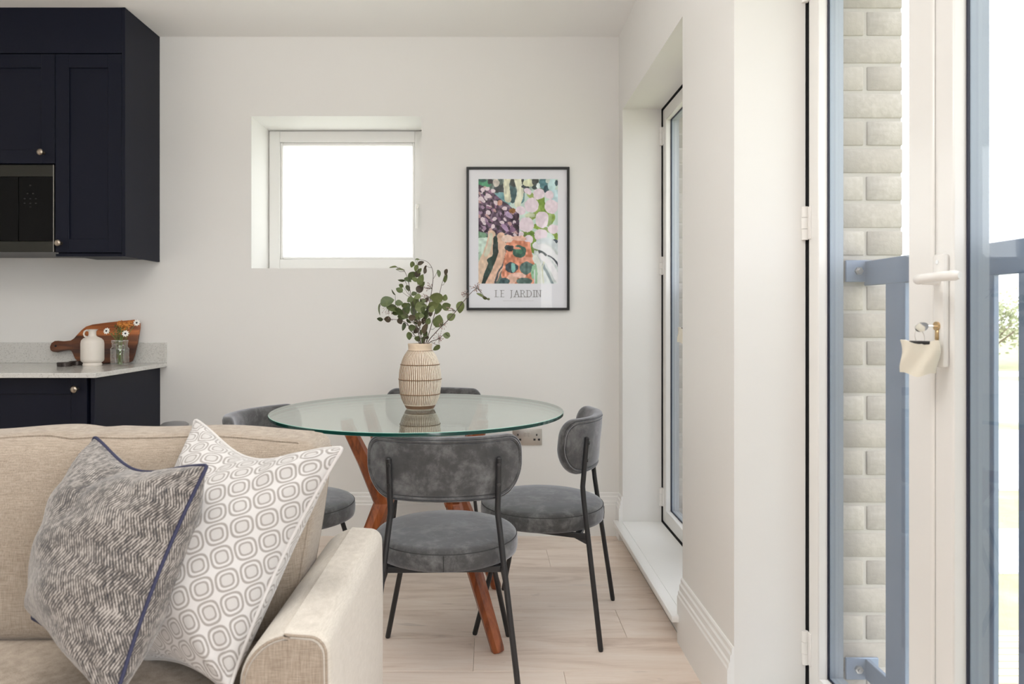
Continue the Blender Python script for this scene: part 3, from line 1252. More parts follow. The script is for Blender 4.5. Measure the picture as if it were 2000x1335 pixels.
# right wall unit
t = thing('wall_cupboard', 'narrow navy shaker wall cupboard at the right end, full height door', 'cupboard', (0, 0, 0))
t.location = (xR, CF, ZWB)
lx = lambda px: kx(px) - xR
lz = lambda py: kz(py) - ZWB
MB().box(lx(108) + .001, -0.016, 0.024, YB - CF - .001, 0.012, lz(104) - .001).build('carcass', M['navy'], t, 0)
MB().box(-0.015, 0, -0.001, YB - CF - .001, 0, ZC - ZWB - .001, 0.001).build('end_panel', M['navy'], t)
m = MB()
shaker(m, lx(108), lx(237.5), lz(492.5), lz(105.5), 0.0, 0.063)
d = m.build('door', M['navy'], t, 30)
knob(d, lx(119), 0.0, lz(475))
MB().box(lx(108), -0.0155, 0.004, 0.022, 0, 0.012).build('light_rail', M['navy'], t, 0)
# left wall unit, above the microwave
xLw = kx(107)
Wl = 0.62
t = thing('wall_cupboard', 'navy shaker wall cupboard above the microwave oven', 'cupboard', (xLw, CF, ZWB))
MB().box(-Wl, -.001, 0.024, YB - CF - .001, lz(320), lz(104) - .001).build('carcass', M['navy'], t, 0)
m = MB()
shaker(m, -Wl + .001, -0.001, lz(319), lz(105.5), 0.0, 0.063)
d = m.build('door', M['navy'], t, 30)
knob(d, kx(85) - xLw, 0.0, lz(299))
# next unit further left, out of the frame
t = thing('wall_cupboard', 'navy shaker wall cupboard left of the microwave, mostly outside the picture', 'cupboard', (xLw - Wl, CF, ZWB))
MB().box(-0.6, -.001, 0.024, YB - CF - .001, 0, lz(104) - .001).build('carcass', M['navy'], t, 0)
m = MB()
shaker(m, -0.6, -0.001, lz(492.5), lz(105.5), 0.0, 0.063)
m.build('door', M['navy'], t, 30)
# fascia
t = thing('cornice_panel', 'plain navy filler board between cupboard doors and ceiling', 'panel', (xR - .0155, CF, ZDT))
MB().box(xLw - Wl - 0.6 - xR, 0, 0.0, 0.02, 0.001, ZC - ZDT - .001, 0.001).build('fascia_board', M['navy'], t)
# microwave
t = thing('microwave_oven', 'built-in microwave oven with black glass front and steel bars', 'microwave', (xLw, CF, kz(492)))
mh = kz(322) - kz(492)
MB().box(-Wl + .004, -.004, 0.02, 0.33, 0.0, mh).build('body', M['black_plastic'], t, 0)
f1 = 23 * CF / FPX
MB().box(-Wl + .003, -.003, -0.004, 0.02, mh - f1, mh, 0.0015).build('top_bar', M['steel_dark'], t)
MB().box(-Wl + .003, -.003, -0.004, 0.02, 0, 21 * CF / FPX, 0.0015).build('bottom_bar', M['steel_dark'], t)
m = MB()
m.box(-Wl + .003, kx(37) - xLw - .001, -0.003, 0.02, 21 * CF / FPX + .001, mh - f1 - .001, 0.001)
m.build('glass_door', M['black_glass'], t)
m = MB()
m.box(kx(37) - xLw + .001, -0.005, -0.003, 0.02, 21 * CF / FPX + .001, mh - f1 - .001, 0.001)
cp = m.build('control_panel', M['black_glass'], t)
for r_, (yy_, n_) in enumerate(((362, 1), (378, 2), (388, 3), (397, 3), (404, 1))):
    for k in range(n_):
        xx = kx(60 + (k - (n_ - 1) / 2) * 11) - xLw
        zz = kz(yy_) - kz(492)
        MB().box(xx - .004, xx + .004, -0.0036, -0.0028, zz - .0025, zz + .0025).build('button', M['print_grey'], cp, 0)
MB().box(-.0035, -.0015, -0.006, 0.02, 0, mh).build('edge_trim', M['steel'], t, 0)

# worktop
ZT = 0.880
WF = 2.957
XE = (326.5 - 955) / 381.7
t = tag(MB().box(-3.59, XE, WF, YB - .001, ZT - 0.0205, ZT, 0.0015).build('worktop', M['quartz'], None, 40), 'pale speckled quartz worktop running to the corner of the kitchen units', 'worktop')
t = tag(MB().box(-3.59, XE, YB - 0.021, YB - .001, ZT, ZT + 0.104, 0.0012).build('upstand', M['quartz'], None, 40), 'speckled quartz upstand along the wall behind the worktop', 'upstand')
# base cupboards
BF = 3.016
xB = KX
zt_ = ZT - 0.0215
t = thing('base_cupboard', 'navy base cupboard under the worktop at its right end', 'cupboard', (xB, BF, 0))
MB().box(-0.018, 0, -0.001, YB - BF - .001, 0, zt_, 0.001).build('end_panel', M['navy'], t)
MB().box(-0.62, -0.019, 0.024, YB - BF - .001, 0.12, zt_ - .001).build('carcass', M['navy'], t, 0)
MB().box(-0.62, -0.019, 0.06, 0.075, 0, 0.119).build('plinth', M['navy'], t, 0)
m = MB()
shaker(m, -0.62, -0.034, 0.125, zt_ - 0.004, 0.0, 0.068)
d = m.build('door', M['navy'], t, 30)
knob(d, (151 - 955) * BF / FPX - xB, 0.0, EYE - (759 - 618) * BF / FPX)
for k in range(2):
    t2 = thing('base_cupboard', ['navy base cupboard second from the right end, at the left edge of the picture', 'navy base cupboard third from the right end, outside the picture'][k], 'cupboard', (xB - 0.622 - 0.6 * k, BF, 0))
    MB().box(-0.599, -0.001, 0.024, YB - BF - .001, 0.12, zt_ - .001).build('carcass', M['navy'], t2, 0)
    m = MB()
    shaker(m, -0.597, -0.002, 0.125, zt_ - 0.004, 0.0, 0.068)
    m.build('door', M['navy'], t2, 30)

# slim bin beside the units
bx, by = (341 - 955) * 3.30 / FPX, 3.30
t = thing('pedal_bin', 'slim grey pedal bin on the floor beside the kitchen end panel', 'bin', (bx, by, 0))
zb_ = EYE - (826 - 618) * 3.3 / FPX
MB().lathe([(0.0, 0.0), (0.058, 0.0), (0.060, 0.01), (0.060, zb_ - .02), (0.0, zb_ - .02)], 32).build('bin_body', M['grey_bin'], t)
MB().lathe([(0.0, zb_ - .019), (0.062, zb_ - .019), (0.062, zb_ - .006), (0.05, zb_ + .003), (0.02, zb_ + .008), (0.0, zb_ + .009)], 32).build('bin_lid', M['grey_bin'], t)
MB().box(-0.015, 0.015, -0.085, -0.055, 0.008, 0.016, 0.003).build('pedal', M['steel'], t)


# ------------------------------------------------------------------ things on the worktop
def on_wt(px, py):
    """a point on the worktop seen at (px, py)"""
    Y = (EYE - ZT) * FPX / (py - 618)
    return Vector(((px - 955) * Y / FPX, Y, ZT))


# chopping board leaning on the wall
out = [(93, 680), (95, 672), (101, 667.5), (108, 667), (120, 668), (133, 666.5), (139, 662), (144, 655), (152, 645), (160, 638), (172, 634), (200, 630),
       (230, 626.5), (255, 624), (262, 625), (266, 630), (267, 640), (265.5, 670), (262, 697), (259, 707), (253, 711), (245, 712), (170, 712), (155, 711), (146, 703), (141, 694), (137, 688), (131, 685.5), (120, 687), (108, 690), (99, 689), (95, 686)]
Yb_ = 3.56
sc_ = Yb_ / FPX * 0.98
bc = Vector(((180 - 955) * 3.545 / FPX, 3.545, ZT))
t = thing('chopping_board', 'dark wooden chopping board with handle leaning on the wall behind the white jug', 'chopping board', tuple(bc))
lean = math.radians(-13)
poly = [((x - 180) * sc_, (712 - y_) * sc_) for x, y_ in out][::-1]
mt = Matrix.Rotation(lean, 4, 'X') @ Matrix.Translation((0, 0.0, 0.0025)) @ Matrix.Rotation(PI / 2, 4, 'X')
bm = bmesh.new()
vsb = [bm.verts.new(mt @ Vector((x, y_, -0.009))) for x, y_ in poly]
fb = bm.faces.new(vsb)
r_ = bmesh.ops.extrude_face_region(bm, geom=[fb])
nv = [e for e in r_['geom'] if isinstance(e, bmesh.types.BMVert)]
dv = (mt.to_3x3() @ Vector((0, 0, 1))) * 0.018
for v in nv:
    v.co += dv
bmesh.ops.recalc_face_normals(bm, faces=bm.faces[:])
bmesh.ops.bevel(bm, geom=[e for e in bm.edges if len(e.link_faces) == 2 and e.calc_face_angle(0) > 1.0], offset=0.003, segments=2, profile=.5, affect='EDGES')
bmesh.ops.triangulate(bm, faces=[f for f in bm.faces if len(f.verts) > 6])
me = bpy.data.meshes.new('board')
bm.to_mesh(me)
bm.free()
link('board', me, M['board'], t, 35)
hp_ = mt @ Vector(((105 - 180) * sc_, (712 - 678) * sc_, 0.0095))
hq_ = hp_ + (mt.to_3x3() @ Vector((0, 0, 1))) * 0.0012
MB().tube([hp_ - (hq_ - hp_) * 2, hq_], 0.0055, 14).build('hanging_hole', M['gap'], t)

# jug
c = on_wt(180.5, 714)
s_ = c.y / FPX
t = thing('jug', 'white stoneware jug with small loop handle on the worktop', 'jug', tuple(c))
prof = [(0, 0), (16.5, 0), (17, 1.5), (17, 4), (15.5, 6), (17.5, 7.5), (20, 10), (20.6, 14), (20.6, 44), (19.5, 49.5), (16, 53.5), (9, 57), (7, 59), (6.6, 62), (6.8, 67), (7.8, 70), (9.0, 71), (8.0, 71.3), (5.8, 69), (5.2, 60), (0, 59)]
m = MB()
m.lathe([(r * s_, z * s_) for r, z in prof], 40, mod=lambda th, z, r: (0.004 * max(0, math.cos(th)) ** 6 if z > 69 * s_ and r > 7 * s_ else 0))
m.build('jug_body', M['ceramic_white'], t, 40)
m = MB()
m.tube([(-6.5 * s_, 0, 68 * s_), (-11 * s_, 0, 69.5 * s_), (-15.5 * s_, 0, 67 * s_), (-17 * s_, 0, 62 * s_), (-15 * s_, 0, 57.5 * s_), (-10.5 * s_, 0, 56 * s_)], 1.7 * s_, 10)
m.build('jug_handle', M['ceramic_white'], t)

# faceted glass jar with flowers
c = on_wt(234, 714.5)
s_ = c.y / FPX
t = thing('glass_jar', 'clear dimpled glass jar holding small flowers beside the jug', 'jar', tuple(c))
prof = [(0, 0.6), (13, 0.4), (15, 1.5), (16, 5), (16.3, 20), (16.3, 34), (14.2, 37.5), (13.6, 40), (13.8, 44), (15.2, 47), (14.6, 49.5), (15, 50)]


def dimple(th, z, r):
    if r < 10 * s_:
        return 0
    return 0.0009 * math.cos(14 * th) * math.cos(z / s_ * 2 * PI / 8.5)


m = MB()
pr2 = []
for i in range(len(prof) - 1):
    for k in range(4):
        a_ = k / 4
        pr2.append((prof[i][0] * (1 - a_) + prof[i + 1][0] * a_, prof[i][1] * (1 - a_) + prof[i + 1][1] * a_))
pr2.append(prof[-1])
m.lathe([(r * s_, z * s_) for r, z in pr2], 70, mod=dimple)
m.build('jar_wall', M['jar_glass'], t, 60)
MB().tube([(15 * s_ * math.cos(a_), 15 * s_ * math.sin(a_), 50 * s_) for a_ in [2 * PI * k / 40 for k in range(40)]], 0.0010, 6, closed=True).build('jar_rim', M['chrome'], t)
jar_c = c.copy()


def flower(px, py, dy, label, kind, base_dx=0.0):
    Y = jar_c.y + dy
    hd = P(px, py, Y)
    b = jar_c + Vector((base_dx, 0, 0.008))
    t = thing('cut_flower', label, 'flower', tuple(b))
    q = hd - b
    neck = Vector((q.x * 0.25, q.y * 0.25, 49 * s_))
    pts = [Vector((0, 0, 0)), neck * 0.5, neck, neck + (q - neck) * 0.6 + Vector((0, 0, 0.006)), q]
    MB().tube(pts, 0.0013, 6).build('stem', M['green_stem'], t)
    if kind == 'daisy':
        m = MB()
        fdir = Vector((0.15 if px > 240 else -0.1, -1, 0.25)).normalized()
        rot = fdir.to_track_quat('Z', 'Y').to_matrix().to_4x4()
        for k in range(9):
            a_ = 2 * PI * k / 9
            mm = Matrix.Translation(q) @ rot @ Matrix.Rotation(a_, 4, 'Z')
            w_, l_ = 0.0055, 0.0155
            pt = [(0.002, 0, 0), (l_ * .55, -w_ * .8, 0.002), (l_, -w_ * .35, 0.0), (l_ * 1.04, 0, -0.0005), (l_, w_ * .35, 0.0), (l_ * .55, w_ * .8, 0.002)]
            m.add([mm @ Vector(p) for p in pt] + [mm @ (Vector(p) - Vector((0, 0, .0008))) for p in pt], [tuple(range(6)), tuple(range(11, 5, -1))] + [(i, 6 + i, 6 + (i + 1) % 6, (i + 1) % 6) for i in range(6)])
        m.build('petals', M['petal_white'], t, 0)
        m = MB()
        m.sphere(q + fdir * 0.001, 0.0045, 10, 6)
        m.build('flower_eye', M['flower_dark'], t)
    else:
        rnd = random.Random(int(px))
        m = MB()
        for k in range(64):
            d_ = Vector((rnd.gauss(0, 1), rnd.gauss(0, 1), rnd.gauss(0, .8))).normalized()
            p = q + d_ * rnd.uniform(.3, 1) * 0.0185
            e1 = d_.orthogonal().normalized()
            e2 = d_.cross(e1)
            r0 = 0.0048
            m.add([p + e1 * r0, p + e2 * r0 * .7 + d_ * .002, p - e1 * r0, p - e2 * r0 * .7 + d_ * .002, p + d_ * .004], [(0, 1, 4), (1, 2, 4), (2, 3, 4), (3, 0, 4)])
        m.build('petals', M['flower_orange'], t, 0)


flower(208, 646, -0.02, 'white daisy-like flower leaning left in the glass jar', 'daisy', -0.006)
flower(245, 651, -0.035, 'white daisy-like flower at the front right of the jar', 'daisy', 0.004)
flower(267, 630, 0.0, 'white flower sticking out at the top right of the jar', 'daisy', 0.01)
flower(237, 632, 0.0, 'orange flower head, left one at the top of the jar', 'orange')
flower(251, 634, -0.01, 'orange flower head, right one at the top of the jar', 'orange', 0.003)
flower(243, 641, 0.02, 'orange flower head low between the two others', 'orange', -0.003)
# green filler sprig
b_ = jar_c + Vector((-0.002, 0.004, 0.008))
t = thing('green_sprig', 'bushy dark green sprig in the middle of the glass jar', 'sprig', tuple(b_))
m = MB()
rnd = random.Random(5)
for k in range(5):
    dx = (k - 2) * 0.006
    m.tube([(dx * .6, 0, 0), (dx * .3, 0, 0.06), (dx, 0, 0.12), (dx * 2.2, 0.003 * k, 0.17)], 0.0012, 5)
m.build('stem', M['green_stem'], t)
m = MB()
for k in range(170):
    z = rnd.uniform(0.105, 0.185)
    w_ = 0.024
    p = Vector((rnd.gauss(-0.004, w_ * .5), rnd.gauss(0, w_ * .5), z))
    u = Vector((rnd.gauss(0, 1), rnd.gauss(0, 1), rnd.gauss(.5, 1))).normalized()
    v = u.orthogonal().normalized()
    s2 = rnd.uniform(.005, .011)
    m.add([p, p + u * s2 * .5 + v * s2 * .3, p + u * s2, p + u * s2 * .5 - v * s2 * .3], [(0, 1, 2, 3)])
f = m.build('leaves', M['green_fern'], t, 0)
f['kind'] = 'stuff'

# small dark tins
for (px, lab) in ((126, 'small round dark tin left of the jug, at the board handle'), (150, 'small round dark tin touching the left of the jug')):
    c = on_wt(px, 715 if px < 140 else 712.5)
    s_ = c.y / FPX
    t = thing('round_tin', lab, 'tin', tuple(c), 0, 'dark tins by the jug')
    MB().lathe([(0, 0), (12.5 * s_, 0), (13 * s_, 0.5 * s_), (13 * s_, 4.5 * s_), (0, 4.5 * s_)], 28).build('tin_body', M['dark_tin'], t)
    MB().lathe([(0, 4.6 * s_), (13.4 * s_, 4.6 * s_), (13.4 * s_, 7.4 * s_), (12.5 * s_, 8 * s_), (0, 8 * s_)], 28).build('tin_lid', M['dark_tin'], t)

# ------------------------------------------------------------------ socket on the back wall
SX0, SX1, SZ0, SZ1 = kx(1001, YB), kx(1058.5, YB), kz(868.5, YB), kz(836.5, YB)
t = thing('wall_socket', 'brushed steel double socket on the wall above the skirting', 'socket', ((SX0 + SX1) / 2, YB, (SZ0 + SZ1) / 2))
hw, hh = (SX1 - SX0) / 2, (SZ1 - SZ0) / 2
MB().box(-hw, hw, -0.007, -0.0005, -hh, hh, 0.002, 2).build('face_plate', M['steel'], t)
for cx in (-0.048, 0.048):
    for (a_, b_, c_, d_) in ((-.0035, .0035, 0.006, 0.016), (-.017, -.006, -0.018, -0.008), (.006, .017, -0.018, -0.008)):
        MB().box(cx + a_, cx + b_, -0.0076, -0.006, c_, d_).build('pin_slot', M['black_plastic'], t, 0)
for cx in (-0.0105, 0.0105):
    MB().box(cx - .0065, cx + .0065, -0.011, -0.007, 0.002, 0.026, 0.0015).build('rocker_switch', M['steel'], t)
for cx in (-hw + .008, hw - .008):
    MB().tube([(cx, -0.0072, 0), (cx, -0.0085, 0)], 0.003, 10).build('screw', M['chrome'], t)

# ------------------------------------------------------------------ framed poster
FY = YB - 0.022
FX0, FX1, FZ0, FZ1 = kx(911, FY), kx(1112.5, FY), kz(605.5, FY), kz(325.5, FY)
t = thing('framed_poster', 'black framed abstract garden poster on the wall right of the window', 'picture', ((FX0 + FX1) / 2, FY, FZ0))
fw, fh = FX1 - FX0, FZ1 - FZ0
hx = fw / 2
m = MB()
bw = 0.0125
m.box(-hx, -hx + bw, 0, 0.021, 0, fh, 0.001)
m.box(hx - bw, hx, 0, 0.021, 0, fh, 0.001)
m.box(-hx + bw, hx - bw, 0, 0.021, 0, bw, 0.001)
m.box(-hx + bw, hx - bw, 0, 0.021, fh - bw, fh, 0.001)
m.build('picture_frame', M['black_wood'], t)
MB().box(-hx + bw, hx - bw, 0.010, 0.020, bw, fh - bw).build('poster_sheet', M['paper'], t, 0)
MB().box(-hx + bw, hx - bw, 0.0035, 0.0055, bw, fh - bw).build('picture_glass', M['picture_glass'], t, 0)

# the painted print, as a colour grid
NXp, NYp = 150, 198
AX0, AX1, AY0, AY1 = 228.0, 875.0, 207.0, 1056.0
gx = AX0 + (np.arange(NXp) + .5) / NXp * (AX1 - AX0)
gy = AY0 + (np.arange(NYp) + .5) / NYp * (AY1 - AY0)
GX, GY = np.meshgrid(gx, gy)
rs = np.random.RandomState(3)


def smooth_noise(n):
    a = rs.rand(n, n)
    xi = (GX - AX0) / (AX1 - AX0) * (n - 2)
    yi = (GY - AY0) / (AY1 - AY0) * (n - 2)
    x0, y0_ = xi.astype(int), yi.astype(int)
    fx, fy = xi - x0, yi - y0_
    fx, fy = fx * fx * (3 - 2 * fx), fy * fy * (3 - 2 * fy)
    return (a[y0_, x0] * (1 - fx) + a[y0_, x0 + 1] * fx) * (1 - fy) + (a[y0_ + 1, x0] * (1 - fx) + a[y0_ + 1, x0 + 1] * fx) * fy


wx, wy = (smooth_noise(22) - .5) * 26, (smooth_noise(22) - .5) * 26
shade = smooth_noise(40)
img = np.zeros((NYp, NXp, 3)) + np.array([206, 226, 218])
img += (smooth_noise(14)[..., None] - .5) * 40


def paint(mask, col, var=26):
    c = np.array(col, float)
    img[mask] = (c + (shade[..., None] - .5) * var * 2)[mask]


def ell(x, y_, a, b, col, ang=0, var=26):
    dx, dy = GX + wx * .5 - x, GY + wy * .5 - y_
    ca, sa = math.cos(math.radians(ang)), math.sin(math.radians(ang))
    u, v = dx * ca + dy * sa, -dx * sa + dy * ca
    paint((u / a) ** 2 + (v / b) ** 2 < 1, col, var)


def stroke(pts, w, col, var=26, w2=None):
    px_, py_ = GX + wx * .4, GY + wy * .4
    # smooth the polyline
    P_ = [np.array(p, float) for p in pts]
    for _ in range(2):
        Q = [P_[0]]
        for i in range(len(P_) - 1):
            Q += [P_[i] * .75 + P_[i + 1] * .25, P_[i] * .25 + P_[i + 1] * .75]
        P_ = Q + [P_[-1]]
    best = np.zeros(GX.shape, bool)
    n_ = len(P_) - 1
    for i in range(n_):
        a, b = P_[i], P_[i + 1]
        d = b - a
        L2 = max((d ** 2).sum(), 1e-6)
        tt = np.clip(((px_ - a[0]) * d[0] + (py_ - a[1]) * d[1]) / L2, 0, 1)
        dd = np.hypot(px_ - a[0] - tt * d[0], py_ - a[1] - tt * d[1])
        ww = w if w2 is None else w + (w2 - w) * (i + tt) / n_
        best |= dd < ww / 2
    paint(best, col, var)


# upper left greens and darks
paint((GX < 620) & (GY < 330 + wx * 2), (112, 128, 122), 50)
ell(275, 245, 62, 34, (70, 150, 108)); ell(250, 215, 40, 16, (40, 90, 80)); ell(325, 225, 22, 28, (60, 50, 55))
ell(385, 290, 38, 34, (52, 58, 62)); ell(372, 235, 26, 34, (214, 206, 196)); ell(425, 285, 20, 30, (66, 72, 74))
ell(405, 350, 45, 40, (110, 160, 168)); ell(505, 330, 30, 70, (58, 92, 96)); ell(520, 240, 28, 34, (50, 60, 56)); ell(575, 350, 26, 60, (92, 140, 146))
ell(590, 225, 30, 16, (46, 50, 48)); ell(455, 400, 34, 26, (130, 178, 180)); ell(490, 215, 26, 18, (60, 70, 62))
stroke([(460, 205), (455, 290), (470, 370)], 52, (226, 226, 200)); stroke([(545, 207), (575, 300), (545, 410)], 56, (224, 226, 204))
# upper right
paint((GX > 600) & (GX < 800) & (GY < 300), (180, 200, 190), 40)
ell(612, 270, 34, 20, (46, 56, 58)); ell(640, 238, 48, 28, (226, 230, 196)); ell(690, 225, 30, 26, (58, 66, 60)); ell(690, 270, 24, 22, (50, 70, 66))
ell(755, 240, 34, 50, (78, 128, 136)); ell(780, 290, 22, 30, (40, 78, 92)); ell(715, 262, 14, 26, (222, 238, 238)); ell(735, 300, 28, 16, (90, 110, 96))
ell(825, 250, 34, 60, (196, 226, 228)); ell(862, 240, 12, 26, (44, 74, 84)); ell(790, 225, 16, 20, (206, 220, 214)); ell(850, 350, 36, 60, (198, 226, 232))
# green around the large petals
stroke([(640, 330), (720, 380), (745, 430), (700, 490), (660, 520)], 44, (152, 174, 92)); stroke([(745, 370), (745, 430), (790, 480), (830, 510), (800, 570)], 50, (128, 160, 62))
stroke([(690, 590), (760, 610), (850, 640), (870, 690)], 40, (140, 168, 70)); stroke([(590, 650), (660, 640), (680, 700), (680, 790)], 46, (116, 150, 60)); ell(600, 665, 26, 16, (96, 120, 50))
ell(820, 515, 34, 34, (142, 172, 78)); ell(650, 500, 40, 20, (200, 210, 180))
for a in ((663, 417, 58, 62), (720, 330, 50, 42), (745, 535, 54, 68), (615, 580, 62, 62), (735, 660, 56, 48), (822, 430, 56, 60), (832, 612, 44, 40), (572, 465, 44, 34), (630, 306, 30, 26), (808, 335, 34, 34), (635, 700, 38, 40), (570, 660, 26, 24)):
    ell(*a, (236, 222, 232), 0, 12)
# plum area
poly_m = (GX + wx < 235 + (GY - 270) * 1.2 + 60) & (GX + wx < 560) & (GY + wy > 262) & (GY + wy < 690 - np.abs(GX - 470) * .12) & ((GX < 560))
paint(poly_m, (92, 72, 92), 60)
for k in range(150):
    x, y_ = rs.uniform(228, 560), rs.uniform(270, 690)
    if x > 235 + (y_ - 270) * 1.2 + 45:
        continue
    cc = [(70, 46, 66), (122, 92, 122), (168, 140, 168), (228, 214, 222), (196, 160, 160), (48, 36, 48), (150, 110, 140), (86, 60, 84)][rs.randint(8)]
    ell(x, y_, rs.uniform(11, 22), rs.uniform(9, 14), cc, 40 + rs.uniform(-20, 20), 16)
for a in ((265, 290), (300, 285), (345, 305), (310, 345), (250, 365), (370, 400), (305, 480), (360, 530), (265, 535), (440, 445), (345, 590), (420, 560)):
    ell(*a, 19, 17, (232, 216, 224), 20, 8)
ell(405, 400, 20, 18, (206, 150, 130)); ell(505, 465, 26, 20, (150, 104, 50)); ell(535, 515, 20, 22, (56, 32, 48)); ell(535, 595, 26, 24, (50, 34, 46)); ell(475, 655, 26, 26, (92, 66, 96)); ell(505, 620, 24, 24, (130, 96, 126))
ell(480, 500, 40, 18, (196, 174, 206), 45); ell(440, 600, 40, 18, (190, 160, 196), 45)
# lower left ribbons
paint((GX + wx < 460) & (GY + wy > 650), (96, 116, 110), 30)
ell(262, 740, 46, 80, (206, 228, 216)); ell(250, 660, 40, 26, (120, 160, 130)); ell(240, 850, 16, 60, (170, 200, 180))
stroke([(335, 650), (325, 770), (245, 930), (228, 1060)], 62, (226, 200, 176), 20, 90); stroke([(330, 660), (325, 740), (290, 820)], 34, (216, 216, 196), 12)
stroke([(372, 690), (375, 820), (310, 930), (275, 1060)], 40, (36, 60, 52), 30, 50); ell(345, 870, 46, 34, (40, 66, 56)); ell(365, 780, 24, 60, (44, 58, 54))
stroke([(410, 670), (430, 800), (400, 900), (325, 1060)], 66, (226, 190, 166), 22, 80)
stroke([(455, 760), (440, 880), (385, 970), (365, 1060)], 12, (80, 84, 92), 12)
# salmon centre
tri_m = (np.abs(GX + wx * .5 - 555) < 92 + (GY - 700) * .17) & (GY + wy * .4 > 690 + np.abs(GX - 550) * .35) & (GX > 400 + np.maximum(0, 900 - GY) * .12)
paint(tri_m, (222, 148, 118), 44)
ell(460, 690, 50, 30, (238, 214, 200)); ell(560, 690, 60, 22, (232, 190, 172)); ell(500, 1020, 40, 40, (236, 196, 176)); ell(620, 860, 70, 22, (228, 164, 140)); ell(560, 990, 60, 20, (240, 200, 186))
ell(475, 768, 36, 26, (52, 62, 64)); ell(562, 795, 58, 52, (66, 108, 94)); ell(560, 790, 30, 26, (84, 138, 112)); ell(500, 930, 50, 44, (60, 76, 84)); ell(512, 930, 20, 40, (128, 190, 182)); ell(620, 930, 58, 50, (88, 116, 112)); ell(440, 1040, 46, 32, (56, 84, 88)); ell(602, 1035, 66, 30, (92, 118, 112))
ell(540, 770, 34, 10, (222, 150, 124)); ell(675, 960, 14, 60, (150, 196, 160))
# lower right pale fronds
paint((GX + wx > 690 + np.maximum(0, 800 - GY) * .1) & (GY + wy > 700), (214, 222, 222), 20)
ell(760, 790, 46, 46, (60, 70, 72)); ell(855, 715, 26, 18, (56, 70, 84)); ell(700, 760, 30, 30, (146, 170, 120))
stroke([(700, 745), (790, 770), (875, 880)], 58, (236, 238, 242), 8); stroke([(720, 715), (810, 700), (875, 770)], 44, (214, 224, 228), 12)
stroke([(740, 830), (800, 880), (880, 1030)], 46, (238, 238, 242), 8); stroke([(690, 850), (735, 950), (725, 1060)], 52, (232, 238, 232), 8)
stroke([(755, 900), (790, 970), (830, 1060)], 20, (120, 140, 146), 16); stroke([(800, 830), (850, 860), (878, 915)], 12, (64, 74, 84), 8); stroke([(760, 1060), (745, 960), (760, 880)], 10, (210, 214, 190), 8)
stroke([(690, 900), (705, 980), (700, 1060)], 16, (160, 200, 168), 10)
img = np.clip(img, 0, 255) / 255.0
lin = np.where(img <= 0.04045, img / 12.92, ((img + 0.055) / 1.055) ** 2.4)
pz1, pz0 = kz(349.5, FY + .01) - FZ0, kz(553.5, FY + .01) - FZ0
pcx = (FX0 + FX1) / 2
px0, px1 = kx(934.5, FY + .01) - pcx, kx(1089.5, FY + .01) - pcx
vs = [(px0 + (px1 - px0) * i / NXp, 0.0095, pz1 + (pz0 - pz1) * j / NYp) for j in range(NYp + 1) for i in range(NXp + 1)]
fs = [(j * (NXp + 1) + i, (j + 1) * (NXp + 1) + i, (j + 1) * (NXp + 1) + i + 1, j * (NXp + 1) + i + 1) for j in range(NYp) for i in range(NXp)]
me = bpy.data.meshes.new('printed_painting')
me.from_pydata(vs, [], fs)
ca = me.color_attributes.new('print', 'FLOAT_COLOR', 'CORNER')
cc = np.ones((NYp * NXp, 4, 4))
cc[:, :, :3] = lin.reshape(-1, 1, 3)
ca.data.foreach_set('color', cc.ravel())
link('printed_painting', me, M['print'], t, 0)

# lettering, serif capitals drawn as strokes
LET = {
    'L': ([[(0, 0), (0, 1)], [(0, 0), (.5, 0)]], .62), 'E': ([[(0, 0), (0, 1)], [(0, 0), (.5, 0)], [(0, .52), (.4, .52)], [(0, 1), (.5, 1)]], .62),
    'J': ([[(.22, 1), (.22, .1), (.16, -.12), (.0, -.2)]], .45), 'A': ([[(0, 0), (.36, 1)], [(.36, 1), (.74, 0)], [(.12, .36), (.6, .36)]], .82),
    'R': ([[(0, 0), (0, 1)], [(0, 1), (.36, 1), (.5, .86), (.5, .64), (.36, .5), (0, .5)], [(.28, .5), (.66, 0)]], .74), 'D': ([[(0, 0), (0, 1)], [(0, 1), (.4, 1), (.64, .8), (.7, .5), (.64, .2), (.4, 0), (0, 0)]], .82),
    'I': ([[(.05, 0), (.05, 1)]], .18), 'N': ([[(0, 0), (0, 1)], [(0, 1), (.66, 0)], [(.66, 0), (.66, 1)]], .80), ' ': ([], .30)}
SER = {'L': [(0, 0), (0, 1)], 'E': [(0, 0), (0, 1)], 'J': [(.22, 1)], 'A': [(0, 0), (.74, 0)], 'R': [(0, 0), (0, 1), (.66, 0)], 'D': [(0, 0), (0, 1)], 'I': [(.05, 0), (.05, 1)], 'N': [(0, 0), (0, 1), (.66, 1)]}
hL = 13.0 * FY / FPX
m = MB()
text = 'LE JARDIN'
gap = .30
tot = sum(LET[c_][1] + gap for c_ in text) - gap
target = (1057.5 - 968.5) * FY / FPX
kx_s = target / tot
xx = kx(968.5, FY) - pcx
zbase = kz(579.5, FY) - FZ0


def seg2(m, a, b, w):
    a, b = Vector(a), Vector(b)
    d = (b - a)
    n_ = Vector((-d.y, d.x)).normalized() * w / 2
    e = d.normalized() * w * .3
    poly_ = [a - n_ - e, b - n_ + e, b + n_ + e, a + n_ - e]
    vs_ = [(p.x, 0.0092, p.y) for p in poly_]
    m.add(vs_, [(0, 1, 2, 3)])


